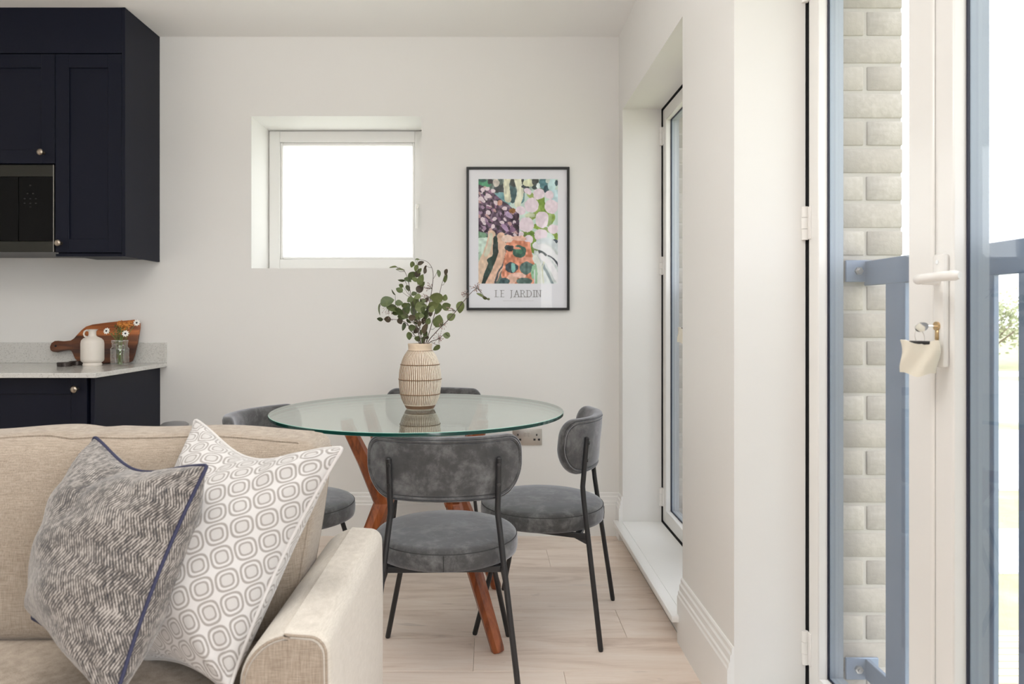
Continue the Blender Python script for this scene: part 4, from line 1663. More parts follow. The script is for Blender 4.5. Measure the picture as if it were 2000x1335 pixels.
for c_ in text:
    st, adv = LET[c_]
    m = MB()
    for pl in st:
        for i in range(len(pl) - 1):
            a = (xx + pl[i][0] * kx_s, zbase + pl[i][1] * hL)
            b = (xx + pl[i + 1][0] * kx_s, zbase + pl[i + 1][1] * hL)
            vert = abs(pl[i][0] - pl[i + 1][0]) < .5 * abs(pl[i][1] - pl[i + 1][1]) + .02
            seg2(m, a, b, 0.0038 if vert else 0.0021)
    for (sx, sz) in SER.get(c_, []):
        seg2(m, (xx + sx * kx_s - 0.0062, zbase + sz * hL), (xx + sx * kx_s + 0.0062, zbase + sz * hL), 0.002)
    xx += (adv + gap) * kx_s
    if st:
        m.build('letter', M['ink'], t, 0)
m = MB()
x_ = kx(983, FY) - pcx
rnd = random.Random(2)
zsm = kz(587.5, FY) - FZ0
while x_ < kx(1042, FY) - pcx:
    w_ = rnd.uniform(.0025, .0042)
    m.add([(x_, 0.0094, zsm), (x_ + w_, 0.0094, zsm), (x_ + w_, 0.0094, zsm + 0.0022), (x_, 0.0094, zsm + 0.0022)], [(0, 1, 2, 3)])
    x_ += w_ + rnd.choice([.0015, .0015, .004])
m.build('small_print', mat('pale_grey_ink', (0.50, 0.50, 0.52), 0.7), t, 0)['kind'] = 'stuff'

# ------------------------------------------------------------------ dining table
TX, TY, TZ, TR = -0.255, 2.566, 0.780, 0.523
t = thing('dining_table', 'round glass dining table on a crossed reddish brown wooden base', 'table', (TX, TY, 0))
gt = MB()
th_ = 0.012
gt.m = 0
gt.lathe([(0.0001, TZ), (TR * .5, TZ), (TR - 0.0016, TZ)], 160)
gt.lathe([(TR - 0.0016, TZ - th_), (TR * .5, TZ - th_), (0.0001, TZ - th_)], 160)
gt.m = 1
gt.lathe([(TR - 0.0001, TZ - th_ + 0.0008), (TR + .0001, TZ - 0.006), (TR - 0.0001, TZ - 0.0012)], 160)
gt.m = 2
gt.lathe([(TR - 0.0001, TZ - 0.0012), (TR - 0.0016, TZ)], 160)
gt.lathe([(TR - 0.0016, TZ - th_), (TR - 0.0001, TZ - th_ + 0.0008)], 160)
gt.build('glass_top', [M['table_glass'], M['glass_edge'], M['glass_arris']], t, 30)


def oct_leg(m, pts, rs_):
    m.tube(pts, rs_, 8)


for sx in (-1, 1):
    for sy in (-1, 1):
        m = MB()
        OY = 0.066
        ax, ay = 0.122 * sx, 0.104 * sy + OY
        foot = (0.286 * sx, 0.278 * sy + OY, 0.0)
        foot2 = (0.2825 * sx, 0.275 * sy + OY, 0.012)
        top = (0.232 * sx, 0.215 * sy + OY, TZ - th_ - 0.004)
        m.tube([foot, foot2, (0.207 * sx, 0.193 * sy + OY, 0.235), (ax, ay, 0.462)], [0.0205, 0.0225, 0.0275, 0.030], 8)
        m.tube([(ax, ay, 0.440), (0.178 * sx, 0.160 * sy + OY, 0.61), (top[0] * .99, top[1], top[2] - .02), top], [0.030, 0.0275, 0.023, 0.021], 8)
        m.build('leg', M['acacia'], t, 35)
for s1 in (-1, 1):
    m = MB()
    dx, dy = 0.122, 0.104 * s1
    z_ = 0.500 if s1 > 0 else 0.500
    m.tube([(-dx, -dy + 0.066, z_), (dx, dy + 0.066, z_)], 0.023, 8)
    m.build('cross_bar', M['acacia'], t, 35)
for sx in (-1, 1):
    for sy in (-1, 1):
        MB().lathe([(0, TZ - th_ - .004), (0.018, TZ - th_ - .004), (0.018, TZ - th_ - .0002), (0, TZ - th_ - .0002)], 20, 0.232 * sx, 0.215 * sy + 0.066).build('glass_pad', M['jar_glass'], t)


# ------------------------------------------------------------------ chairs
def back_panel():
    """curved padded back with welted rim"""
    R, YC0, TI = 0.327, 0.112, 0.09
    hw_, hh_, rr = 0.268, 0.097, 0.078
    zc = 0.6695
    NC = 10

    def bend(s_, z_, d):
        k = 1 - 0.055 * max(0, -z_ / hh_) - 0.01 * max(0, z_ / hh_)
        th = s_ * k / R
        rr_ = R - d
        x = rr_ * math.sin(th)
        y_ = YC0 - rr_ * math.cos(th) - TI * z_
        droop = -0.002 * (1 - (s_ / hw_) ** 2) if z_ > 0 else 0
        return Vector((x, y_, zc + z_ + droop))

    def ring(ins):
        w_, h_ = hw_ - ins, hh_ - ins
        o_ = []
        for cx_, cy_, a0, r_ in ((1, 1, 0, .058), (-1, 1, PI / 2, .058), (-1, -1, PI, .092), (1, -1, 1.5 * PI, .092)):
            r_ = max(min(r_ - ins * .6, h_ * .98 if cy_ < 0 else h_ * .9, h_), 0.0004)
            for q in range(NC + 1):
                a = a0 + PI / 2 * q / NC
                o_.append((cx_ * (w_ - r_) + r_ * math.cos(a), cy_ * (h_ - r_) + r_ * math.sin(a)))
        return o_

    prof = [(0.0965, 0.001), (0.07, 0.0), (0.04, 0.0), (0.0195, 0.001), (0.0185, 0.004), (0.0165, 0.0045), (0.0155, 0.0015), (0.011, -0.0005), (0.0085, 0.0015), (0.0078, 0.0065), (0.0066, 0.0068), (0.0052, 0.002), (0.0018, 0.0035), (0, 0.010),
            (0.0, 0.022), (0.0025, 0.030), (0.009, 0.0365), (0.022, 0.0405), (0.05, 0.043), (0.0965, 0.044)]
    rings = []
    for ins, d in prof:
        # resample long straight sides so the bend is smooth
        pts = ring(ins)
        out_ = []
        for i in range(len(pts)):
            a, b = pts[i], pts[(i + 1) % len(pts)]
            out_.append(a)
            if (i + 1) % (NC + 1) == 0:
                nsub = 14 if (i // (NC + 1)) in (0, 2) else 3
                for q in range(1, nsub):
                    out_.append((a[0] + (b[0] - a[0]) * q / nsub, a[1] + (b[1] - a[1]) * q / nsub))
        rings.append([bend(x, z_, d) for x, z_ in out_])
    n = len(rings[0])
    m = MB()
    vs_ = [v for r in rings for v in r]
    fs_ = []
    for i in range(len(rings) - 1):
        for k in range(n):
            fs_.append((i * n + k, i * n + (k + 1) % n, (i + 1) * n + (k + 1) % n, (i + 1) * n + k))
    # close the almost flat inner rings with strips between top and bottom
    for base, flip in ((0, 0), ((len(rings) - 1) * n, 1)):
        pts = rings[0] if not flip else rings[-1]
        top = sorted([k for k in range(n) if pts[k].z >= zc - .0001 - (0.006 if False else 0)], key=lambda k: pts[k].x)
        # n-gon is fine: the ring is a sliver
        f_ = [base + k for k in range(n)]
        fs_.append(tuple(f_ if flip else f_[::-1]))
    m.add(vs_, fs_)
    return m, bend


def make_chair(label, loc, rotz):
    t = thing('dining_chair', label, 'chair', loc, rotz, 'grey suede dining chairs around the table')
    m, bend = back_panel()
    bp_ = m.build('backrest', M['suede'], t, 55)
    # seat
    R_ = 0.228
    m = MB()
    m.lathe([(0.0, 0.375), (R_ - .012, 0.375), (R_ - .003, 0.379), (R_, 0.390), (R_ + .001, 0.405), (R_, 0.420), (R_ - .0015, 0.4275), (R_ - .0035, 0.4285), (R_ - .004, 0.4305), (R_ - .009, 0.4365), (R_ - .025, 0.4420), (R_ * .6, 0.4480), (0.0001, 0.4500)], 72)
    st = m.build('seat', M['suede'], t, 60)
    m = MB()
    m.tube([(0.0, -R_ - .0005, 0.427), (0, -R_ - .0015, 0.405), (0, -R_ + .0005, 0.38)], 0.0013, 6)
    for k in range(2):
        rr_ = R_ - 0.0025
    m.tube([(rr_ * math.cos(a), rr_ * math.sin(a), 0.4290) for a in [2 * PI * k / 72 for k in range(72)]], 0.0014, 6, closed=True)
    m.build('seam', M['thread'], st)
    # legs
    for sx in (-1, 1):
        m = MB()
        r0 = 0.0088
        yb_ = lambda z_: YC_leg - 0.09 * (z_ - 0.6775)
        YC_leg = 0.112 - 0.338 * math.cos(math.asin(0.162 / 0.338)) - 0.001
        m.tube([(0.162 * sx, yb_(0.703), 0.703), (0.162 * sx, yb_(0.700), 0.700), (0.160 * sx, yb_(0.60), 0.600), (0.158 * sx, yb_(0.54), 0.545), (0.159 * sx, yb_(0.54) + .001, 0.530), (0.164 * sx, yb_(0.54) - .003, 0.49), (0.2195 * sx, -0.240, 0.008), (0.220 * sx, -0.241, 0.0)],
               [r0 * .6, r0, r0, r0, r0, r0, r0, r0 * .8], 14)
        lg = m.build('leg', M['black_metal'], t)
        for zb in (0.682, 0.622):
            m = MB()
            yy_ = yb_(zb)
            xx_ = 0.1615 * sx
            m.tube([(xx_, yy_ - 0.006, zb), (xx_, yy_ - 0.0115, zb)], 0.0052, 12)
            m.build('bolt', M['bolt'], lg)
        m = MB()
        m.tube([(0.135 * sx, 0.115, 0.374), (0.137 * sx, 0.117, 0.366), (0.2095 * sx, 0.200, 0.004), (0.210 * sx, 0.2005, 0.0)], [r0, r0, r0, r0 * .8], 14)
        m.build('leg', M['black_metal'], t)
        # side rail under the seat to the rear leg
        m = MB()
        y_r, x_r = -0.196, 0.1765 * sx
        d = Vector((0.135 * sx - x_r, 0.12 - y_r, 0))
        ang = math.atan2(d.y, d.x)
        mtx = Matrix.Translation((x_r, y_r, 0.366)) @ Matrix.Rotation(ang, 4, 'Z')
        m.box(-0.004, d.length, -0.006, 0.006, -0.009, 0.0088, 0.0015, 1, mtx)
        # gusset under it
        gp = [(0.0, -0.030), (0.055, -0.008), (0.0, -0.008)]
        m.prism(gp, mtx @ Matrix.Translation((0.0, 0.003, 0)) @ Matrix.Rotation(PI / 2, 4, 'X'), 0.006)
        m.build('seat_rail', M['black_metal'], t)
    m = MB()
    m.box(-0.17, 0.17, -0.168, -0.148, 0.357, 0.3748, 0.0015)
    m.box(-0.14, 0.14, 0.100, 0.120, 0.357, 0.3748, 0.0015)
    m.build('cross_rail', M['black_metal'], t)
    return t


chair = make_chair('grey suede dining chair nearest the camera, its back towards us', (-0.137, 2.263, 0), math.radians(1.5))
c2 = copy_tree(chair)
c2.location = (0.198, 2.632, 0)
c2.rotation_euler = (0, 0, math.atan2(0.965, 0.26))      # local +y -> (-.965, .26)
c2['label'] = 'grey suede dining chair on the right, beside the French window'
c3 = copy_tree(chair)
c3.location = (-0.728, 2.62, 0)
c3.rotation_euler = (0, 0, -math.radians(107))
c3['label'] = 'grey suede dining chair on the left, partly hidden behind the sofa'
c4 = copy_tree(chair)
c4.location = (-0.268, 3.315, 0)
c4.rotation_euler = (0, 0, PI)
c4['label'] = 'grey suede dining chair at the far side, against the back wall'

# ------------------------------------------------------------------ vase
VX = (820.5 - 955) * 2.585 / FPX
t = thing('ribbed_vase', 'cream and brown ribbed vase in the middle of the glass table', 'vase', (VX, 2.585, TZ))
k = 2.585 / FPX
vh = 127 * k
prof = [(0.0, 0.0), (24, 0), (26, 0.5), (27.5, 2), (31, 8.5), (37, 22), (40.5, 40), (41.5, 56), (40.5, 72), (37.5, 87), (32.5, 101), (27, 110), (24.4, 113.2), (23.2, 114.5), (23.0, 117), (23.3, 123), (23.9, 126), (23.2, 127), (21.5, 126.5), (20.8, 120), (21, 113), (28, 100), (30, 60), (0, 58)]
# smooth resample of the outer profile


def cr(pts, n):
    o = []
    for i in range(len(pts) - 1):
        p0, p1, p2, p3 = pts[max(i - 1, 0)], pts[i], pts[i + 1], pts[min(i + 2, len(pts) - 1)]
        for q in range(n):
            s = q / n
            o.append(tuple(0.5 * ((2 * p1[j]) + (-p0[j] + p2[j]) * s + (2 * p0[j] - 5 * p1[j] + 4 * p2[j] - p3[j]) * s * s + (-p0[j] + 3 * p1[j] - 3 * p2[j] + p3[j]) * s ** 3) for j in range(2)))
    o.append(pts[-1])
    return o


body = cr(prof[3:12], 4)
full = prof[:3] + body + prof[12:]


def ribs(th, z, r):
    zz = z / k
    if 9 < zz < 112 and r > 22 * k:
        return -0.0014 * max(0, math.cos(64 * th)) ** 2
    return 0


m = MB()
m.lathe([(r * k, z * k) for r, z in full], 288, mod=ribs)
m.build('vase_body', M['vase'], t, 60)
for z_, r_ in ((86.5, 37.9), (58.0, 41.7), (29.5, 39.2)):
    MB().tube([(r_ * k * math.cos(a), r_ * k * math.sin(a), z_ * k) for a in [2 * PI * q / 96 for q in range(96)]], 0.0016, 8, closed=True).build('ring_band', M['vase_band'], t)
MB().tube([(24.2 * k * math.cos(a), 24.2 * k * math.sin(a), 113.2 * k) for a in [2 * PI * q / 64 for q in range(64)]], 0.0012, 6, closed=True).build('ring_band', M['vase_band'], t)

# ------------------------------------------------------------------ eucalyptus branches
VC = Vector((VX, 2.585, TZ))


def zp(x, y_):
    return (700 + x / 3.814, 480 + y_ / 3.814)


BR = [
    ('tall middle eucalyptus branch with dark leaves, its tip highest', [(474, 745), (455, 600), (448, 440), (455, 260), (440, 100)], 0.00, 0.03),
    ('eucalyptus branch on the left with large rounded leaves arching down', [(462, 745), (430, 600), (350, 500), (240, 440), (170, 440), (157, 470)], -0.02, -0.05),
    ('low eucalyptus branch reaching furthest left over the table', [(458, 745), (400, 640), (345, 565), (240, 545), (160, 545)], 0.02, 0.06),
    ('upper left eucalyptus branch with narrow leaves in front of the window frame', [(466, 745), (435, 600), (402, 420), (345, 190), (235, 155)], 0.03, 0.09),
    ('long eucalyptus branch reaching right, its pink buds in front of the poster', [(508, 745), (580, 640), (690, 530), (790, 405), (880, 318), (935, 372), (970, 395)], 0.0, -0.04),
    ('upright eucalyptus branch right of the middle with two leaves at its tip', [(500, 745), (535, 620), (588, 430), (620, 290), (655, 180)], -0.03, 0.0),
    ('thin bare eucalyptus stalk looping over at the top', [(490, 745), (512, 520), (548, 320), (555, 190), (515, 120), (440, 98)], 0.02, 0.05),
    ('short eucalyptus branch at the front with bright broad leaves', [(484, 745), (500, 640), (530, 500), (585, 385)], -0.04, -0.08),
    ('short eucalyptus twig hanging out over the right of the vase rim', [(512, 745), (600, 690), (640, 655), (660, 660)], -0.02, -0.05),
]
LV = [(258, 158, 55, 18, 0, 0), (312, 176, 65, 20, 0, 0), (320, 256, 50, 20, 5, 0), (368, 252, 55, 30, -20, 0), (318, 296, 35, 30, -20, 0), (305, 328, 52, 40, -35, 0), (368, 314, 45, 28, -60, 0),
      (260, 345, 48, 18, -50, 0), (213, 414, 98, 75, 20, 0), (157, 472, 85, 22, 85, 0), (160, 545, 42, 28, 0, 0), (217, 546, 50, 44, 0, 2), (303, 425, 56, 42, 0, 0), (255, 465, 92, 48, -20, 0),
      (300, 485, 72, 50, -30, 0), (325, 520, 66, 56, 10, 0), (310, 560, 46, 40, -60, 2), (358, 478, 78, 60, 70, 0), (368, 443, 40, 38, 0, 0), (337, 600, 60, 20, 85, 0), (378, 670, 56, 38, -80, 0),
      (400, 608, 52, 46, 10, 0), (400, 138, 44, 28, 80, 0), (430, 165, 50, 34, 70, 0), (465, 128, 48, 32, 30, 2), (440, 100, 32, 14, 0, 0), (495, 180, 52, 20, 80, 2), (400, 218, 62, 52, 40, 0),
      (440, 210, 50, 45, 60, 2), (465, 252, 80, 54, 80, 0), (458, 320, 60, 54, 40, 2), (440, 378, 50, 38, 10, 0), (420, 428, 82, 70, 70, 0), (466, 455, 84, 78, 10, 1), (410, 490, 70, 44, -70, 0),
      (400, 535, 50, 44, 0, 2), (505, 510, 80, 40, 80, 0), (470, 520, 38, 34, 0, 0), (540, 500, 50, 30, 80, 2), (582, 385, 96, 70, 0, 1), (560, 440, 76, 55, 5, 1), (592, 467, 82, 50, 80, 1),
      (645, 385, 46, 34, 70, 0), (655, 450, 64, 56, 20, 0), (594, 560, 90, 70, 70, 1), (498, 612, 80, 48, 75, 2), (440, 690, 46, 40, 0, 0), (482, 700, 50, 25, 85, 0), (455, 580, 42, 30, 60, 2),
      (510, 682, 30, 24, 30, 2), (598, 205, 52, 28, -75, 0), (653, 195, 46, 32, 75, 2), (650, 242, 60, 30, 80, 0), (760, 456, 84, 64, 75, 1), (692, 528, 64, 56, 35, 1), (656, 666, 52, 44, -10, 0),
      (582, 758, 58, 30, 45, 1), (905, 365, 54, 22, -35, 1), (940, 385, 40, 20, -20, 1), (968, 396, 22, 16, -10, 0), (510, 400, 40, 30, 70, 2), (480, 410, 46, 38, 30, 0), (520, 465, 44, 30, 60, 0),
      (430, 560, 48, 34, -60, 0), (375, 560, 44, 26, -45, 0), (345, 440, 48, 36, 20, 0), (486, 560, 50, 34, 70, 2), (470, 640, 46, 26, 80, 0), (420, 250, 44, 32, -40, 0), (478, 285, 44, 30, 60, 0), (500, 160, 30, 16, 70, 2), (385, 400, 50, 40, 30, 0), (345, 520, 54, 44, -30, 0), (445, 520, 56, 46, 60, 0), (520, 560, 48, 36, 60, 0), (480, 480, 54, 40, 75, 0),
      (415, 355, 40, 30, 20, 0), (430, 630, 50, 40, 40, 2), (545, 470, 50, 40, 60, 1), (390, 235, 46, 34, -30, 0), (455, 185, 44, 32, 60, 0), (500, 655, 46, 34, 80, 0), (275, 500, 50, 36, -10, 0)]


def leaf_mesh(name, mt_, ratio):
    """rounded leaf, base at origin, unit length along +x, gently folded"""
    n_ = 8
    vs_, fs_ = [], []
    for i in range(n_ + 1):
        t_ = i / n_
        w_ = ratio / 2 * math.sin(PI * t_ ** 0.82) ** 0.72 if 0 < t_ < 1 else 0
        droop = -0.10 * t_ * t_
        for s in (-1, -.5, 0, .5, 1):
            vs_.append((t_, w_ * s, droop + 0.16 * abs(s) ** 1.5 * w_))
    for i in range(n_):
        for q in range(4):
            a = i * 5 + q
            fs_.append((a, a + 5, a + 6, a + 1))
    me_ = bpy.data.meshes.new(name)
    me_.from_pydata(vs_, [], fs_)
    me_.materials.append(mt_)
    me_.polygons.foreach_set('use_smooth', [True] * len(me_.polygons))
    return me_


LM = {}
for kk_, mk in ((0, 'leaf_green'), (1, 'leaf_bright'), (2, 'leaf_brown')):
    LM[kk_] = leaf_mesh('leaf', M[mk], 0.88)

branches = []
for bi, (lab, pl, d0, d1) in enumerate(BR):
    pts = []
    L_ = len(pl)
    for i, q in enumerate(pl):
        u = i / (L_ - 1)
        px_, py_ = zp(*q)
        Y = VC.y + d0 * (1 - u) * 0.6 + d1 * u
        pts.append(P(px_, py_, Y))
    # keep the stems inside the vase mouth, then go down into it
    base = Vector((VC.x + (pts[0].x - VC.x) * .5, VC.y + d0 * .3, TZ + 62 * k))
    allp = [base] + pts
    # smooth
    sm = [allp[0]]
    c3d = [tuple(p) for p in allp]
    res = []
    for i in range(len(c3d) - 1):
        p0, p1, p2, p3 = c3d[max(i - 1, 0)], c3d[i], c3d[i + 1], c3d[min(i + 2, len(c3d) - 1)]
        for q in range(6):
            s = q / 6
            res.append(Vector(tuple(0.5 * ((2 * p1[j]) + (-p0[j] + p2[j]) * s + (2 * p0[j] - 5 * p1[j] + 4 * p2[j] - p3[j]) * s * s + (-p0[j] + 3 * p1[j] - 3 * p2[j] + p3[j]) * s ** 3) for j in range(3))))
    res.append(allp[-1])
    branches.append((lab, base, res))

br_obj = []
for lab, base, res in branches:
    e = thing('eucalyptus_branch', lab, 'branch', tuple(base))
    br_obj.append((e, base, res, MB(), MB()))
    n_ = len(res)
    br_obj[-1][3].tube([p - base for p in res], [0.0019 - 0.0013 * i / (n_ - 1) for i in range(n_)], 6)

rnd = random.Random(11)
for (x, y_, L_, W_, ang, kind) in LV:
    px_, py_ = zp(x, y_)
    # nearest branch in the picture
    best = None
    for bi, (e, base, res, sm_, bd_) in enumerate(br_obj):
        for i, p in enumerate(res):
            if i < 5:
                continue
            qx = 955 + p.x / p.y * FPX
            qy = 618 - (p.z - EYE) / p.y * FPX
            d = math.hypot(qx - px_, qy - py_)
            if best is None or d < best[0]:
                best = (d, bi, i, p)
    d, bi, i, p = best
    e, base, res, sm_, bd_ = br_obj[bi]
    Y = p.y + rnd.uniform(-0.02, 0.02)
    c = P(px_, py_, Y)
    length = L_ / 3.814 * Y / FPX
    wid = W_ / 3.814 * Y / FPX
    # direction along the leaf: pick the end pointing away from the stem
    a = math.radians(ang)
    dv_ = Vector((math.cos(a), 0, math.sin(a)))
    if dv_.dot(c - p) < 0:
        dv_ = -dv_
    length = max(length, wid) * 1.12
    st_ = c - dv_ * length / 2
    tilt = math.acos(min(1, max(0.12, wid * 1.08 / (length * 0.88)))) * rnd.choice((-1, 1))
    X_ = dv_
    N0 = Vector((0, -1, 0))
    Yv = N0.cross(X_).normalized()
    rot = Matrix((X_, Yv, X_.cross(Yv))).transposed().to_4x4()
    rot = rot @ Matrix.Rotation(tilt + rnd.uniform(-.1, .1), 4, 'X')
    o = bpy.data.objects.new('leaf', LM[kind])
    COL.objects.link(o)
    o.parent = e
    o.matrix_local = Matrix.Translation(st_ - base) @ rot @ Matrix.Scale(length, 4)
    # petiole
    j = max(0, i - 2)
    a0 = res[j]
    mid_ = (a0 + st_) / 2 + Vector((0, 0, -0.004))
    sm_.tube([a0 - base, mid_ - base, st_ + dv_ * length * .08 - base], [0.0009, 0.0008, 0.0006], 5)
for (x, y_, bi, r_, n_) in ((880, 315, 4, 36, 34), (790, 355, 4, 30, 18), (520, 310, 6, 30, 20), (600, 682, 8, 40, 26), (640, 600, 4, 40, 18), (215, 487, 1, 34, 14), (680, 470, 4, 26, 14), (455, 560, 0, 30, 12), (500, 380, 7, 26, 12)):
    e, base, res, sm_, bd_ = br_obj[bi]
    px_, py_ = zp(x, y_)
    best = min(res[5:], key=lambda p: math.hypot(955 + p.x / p.y * FPX - px_, 618 - (p.z - EYE) / p.y * FPX - py_))
    Y = best.y
    c = P(px_, py_, Y)
    for q in range(n_):
        w = c + Vector((rnd.gauss(0, .5), rnd.gauss(0, .5), rnd.gauss(0, .5))) * (r_ / 3.814 * Y / FPX)
        bd_.sphere(w - base, rnd.uniform(.0012, .0021), 6, 4, (1, 1, 1.3))
        sm_.tube([best - base, (best + w) / 2 - base + Vector((0, 0, .002)), w - base], 0.00035, 4, False)
for e, base, res, sm_, bd_ in br_obj:
    sm_.build('stem', M['branch'], e, 60)
    if bd_.v:
        b_ = bd_.build('seed_buds', M['bud'], e, 60)
        b_['kind'] = 'stuff'


# ------------------------------------------------------------------ sofa
def soft_box(x0, x1, y0, y1, z0, z1, rad, puff=(0.0, 0.0, 0.0), n=(14, 8, 10), wrinkle=0.0, seed=0, shear=None):
    """rounded upholstery block on a subdivided box grid"""
    nx, ny, nz = n
    m = MB()
    idx = {}
    vs_ = []
    rnd_ = random.Random(seed)
    ph = [rnd_.uniform(0, 6.28) for _ in range(12)]

    def pos(i, j, k_):
        u, v, w = 2 * i / nx - 1, 2 * j / ny - 1, 2 * k_ / nz - 1
        cx, cy, cz = (x0 + x1) / 2, (y0 + y1) / 2, (z0 + z1) / 2
        hx_, hy_, hz_ = (x1 - x0) / 2, (y1 - y0) / 2, (z1 - z0) / 2
        p = Vector((u * hx_, v * hy_, w * hz_))
        # round the edges
        q = Vector((max(-hx_ + rad, min(hx_ - rad, p.x)), max(-hy_ + rad, min(hy_ - rad, p.y)), max(-hz_ + rad, min(hz_ - rad, p.z))))
        d = p - q
        if d.length > 1e-9:
            mx = max(abs(d.x), abs(d.y), abs(d.z))
            p = q + d.normalized() * mx
        px_ = puff[0] * (1 - v * v) * (1 - w * w) * u ** 3
        py_ = puff[1] * (1 - u ** 4) * (1 - w * w) * (v ** 3)
        pz_ = puff[2] * (1 - u ** 4) * (1 - v * v) * (w ** 3)
        p += Vector((px_, py_, pz_))
        if wrinkle:
            a_ = wrinkle * (math.sin(p.x * 9 + ph[0] + p.z * 5) * .5 + math.sin(p.x * 23 + ph[1]) * .3 * (w * w) + math.sin(p.x * 14 + p.z * 17 + ph[2]) * .3)
            p.y += a_ * (1 if v > 0 else -1) * abs(v) ** 3 * .6
            p.z += wrinkle * .7 * math.sin(p.x * 17 + ph[3]) * (1 if w > 0 else -0.0) * abs(w) ** 6
        p += Vector((cx, cy, cz))
        if shear:
            p = shear(p)
        return p

    def vid(i, j, k_):
        key = (i, j, k_)
        if key not in idx:
            idx[key] = len(vs_)
            vs_.append(pos(i, j, k_))
        return idx[key]

    fs_ = []
    for i in range(nx):
        for j in range(ny):
            fs_.append((vid(i, j, 0), vid(i, j + 1, 0), vid(i + 1, j + 1, 0), vid(i + 1, j, 0)))
            fs_.append((vid(i, j, nz), vid(i + 1, j, nz), vid(i + 1, j + 1, nz), vid(i, j + 1, nz)))
        for k_ in range(nz):
            fs_.append((vid(i, 0, k_), vid(i + 1, 0, k_), vid(i + 1, 0, k_ + 1), vid(i, 0, k_ + 1)))
            fs_.append((vid(i, ny, k_), vid(i, ny, k_ + 1), vid(i + 1, ny, k_ + 1), vid(i + 1, ny, k_)))
    for j in range(ny):
        for k_ in range(nz):
            fs_.append((vid(0, j, k_), vid(0, j, k_ + 1), vid(0, j + 1, k_ + 1), vid(0, j + 1, k_)))
            fs_.append((vid(nx, j, k_), vid(nx, j + 1, k_), vid(nx, j + 1, k_ + 1), vid(nx, j, k_ + 1)))
    m.add(vs_, fs_)
    return m, pos


AXR, AXL = -0.257, -0.405      # right arm
AF, AB = 1.140, 1.745
AZ = 0.605
sofa = thing('sofa', 'oatmeal linen sofa with a low rounded arm in the left foreground', 'sofa', (-1.2, 1.4, 0))
SO = Vector((-1.2, 1.4, 0))


def sadd(m, name, mt_, parent=sofa, smooth=70):
    m.v = [tuple(Vector(v) - SO) for v in m.v]
    return m.build(name, mt_, parent, smooth)


def arm(x0, x1):
    # extruded rounded section, bulging top, running front to back
    m = MB()
    w_ = x1 - x0
    sec = []
    nseg = 10
    rr_o, rr_i = 0.030, 0.085
    zt = AZ
    # section ccw seen from the front (+y into the page): right bottom, right top corner, left top corner, left bottom
    inner_left = x1 > -1
    ra, rb = (rr_o, rr_i) if inner_left else (rr_i, rr_o)
    sec += [(x1, 0.08), (x1 + .001, 0.25), (x1 + .002, 0.45)]
    for q in range(nseg + 1):
        a = PI / 2 * q / nseg
        sec.append((x1 - ra + ra * math.cos(a), zt - ra + ra * math.sin(a)))
    sec.append(((x0 + x1) / 2, zt + 0.003))
    for q in range(nseg + 1):
        a = PI / 2 + PI / 2 * q / nseg
        sec.append((x0 + rb + rb * math.cos(a), zt - rb + rb * math.sin(a)))
    sec += [(x0, 0.45), (x0, 0.25), (x0, 0.08)]
    n_ = len(sec)
    ysl = [(AF, 1, .0)]
    # front edge rounding then along, then a rounded back
    rows_ = [(AF + 0.000, 0.009), (AF + 0.002, 0.004), (AF + 0.007, 0.0008), (AF + 0.014, 0.0)]
    rows_ += [(AF + (AB - AF) * q / 10, 0.0) for q in range(1, 10)]
    for q in range(7):
        a = PI / 2 * q / 6
        rows_.append((AB - 0.045 + 0.045 * math.sin(a), 0.045 * (1 - math.cos(a))))
    vs_ = []
    cx = (x0 + x1) / 2
    for y_, ins in rows_:
        for (x, z) in sec:
            kx_ = (w_ / 2 - ins) / (w_ / 2)
            vs_.append((cx + (x - cx) * kx_, y_, z if z < .3 else z - ins))
    fs_ = []
    for i in range(len(rows_) - 1):
        for q in range(n_):
            fs_.append((i * n_ + q, i * n_ + (q + 1) % n_, (i + 1) * n_ + (q + 1) % n_, (i + 1) * n_ + q))
    fs_ = [f[::-1] for f in fs_]
    fs_.append(tuple(range(n_)))
    fs_.append(tuple((len(rows_) - 1) * n_ + q for q in range(n_ - 1, -1, -1)))
    m.add(vs_, fs_)
    o = sadd(m, 'arm', M['linen_lit'], sofa, 50)
    # piping round the front panel
    pts = []
    for (x, z) in sec:
        pts.append((cx + (x - cx) * (w_ / 2 - .006) / (w_ / 2), AF + 0.0015, z - (.006 if z > .3 else 0)))
    p_ = MB()
    p_.tube(pts, 0.0026, 6)
    sadd(p_, 'piping', M['linen'], o)
    # front facing panel, its shade carried by the darker linen
    f_ = MB()
    inset = [(cx + (x - cx) * (w_ / 2 - .010) / (w_ / 2), z - (.010 if z > .3 else 0)) for (x, z) in sec]
    f_.prism([(x, z) for x, z in inset], Matrix.Translation((0, AF + .001, 0)) @ Matrix.Rotation(PI / 2, 4, 'X'), 0.004)
    sadd(f_, 'front_panel', M['linen'], o, 40)
    return o


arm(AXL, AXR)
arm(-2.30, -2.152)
m, _ = soft_box(-2.16, AXL + .002, 1.56, 1.735, 0.08, 0.52, 0.03, n=(20, 4, 8))
sadd(m, 'back_frame', M['linen'])
m, _ = soft_box(-2.15, AXL + .002, AF + .01, 1.60, 0.08, 0.30, 0.012, n=(20, 6, 4))
sadd(m, 'seat_base', M['linen'])
for (x0, x1, sd) in ((-1.278, AXL - .001, 1), (-2.150, -1.280, 2)):
    m, _ = soft_box(x0, x1, AF - 0.005, 1.58, 0.296, 0.452, 0.03, (0, 0, 0.016), (26, 14, 8), 0.002, sd)
    sadd(m, 'seat_cushion', M['linen'])


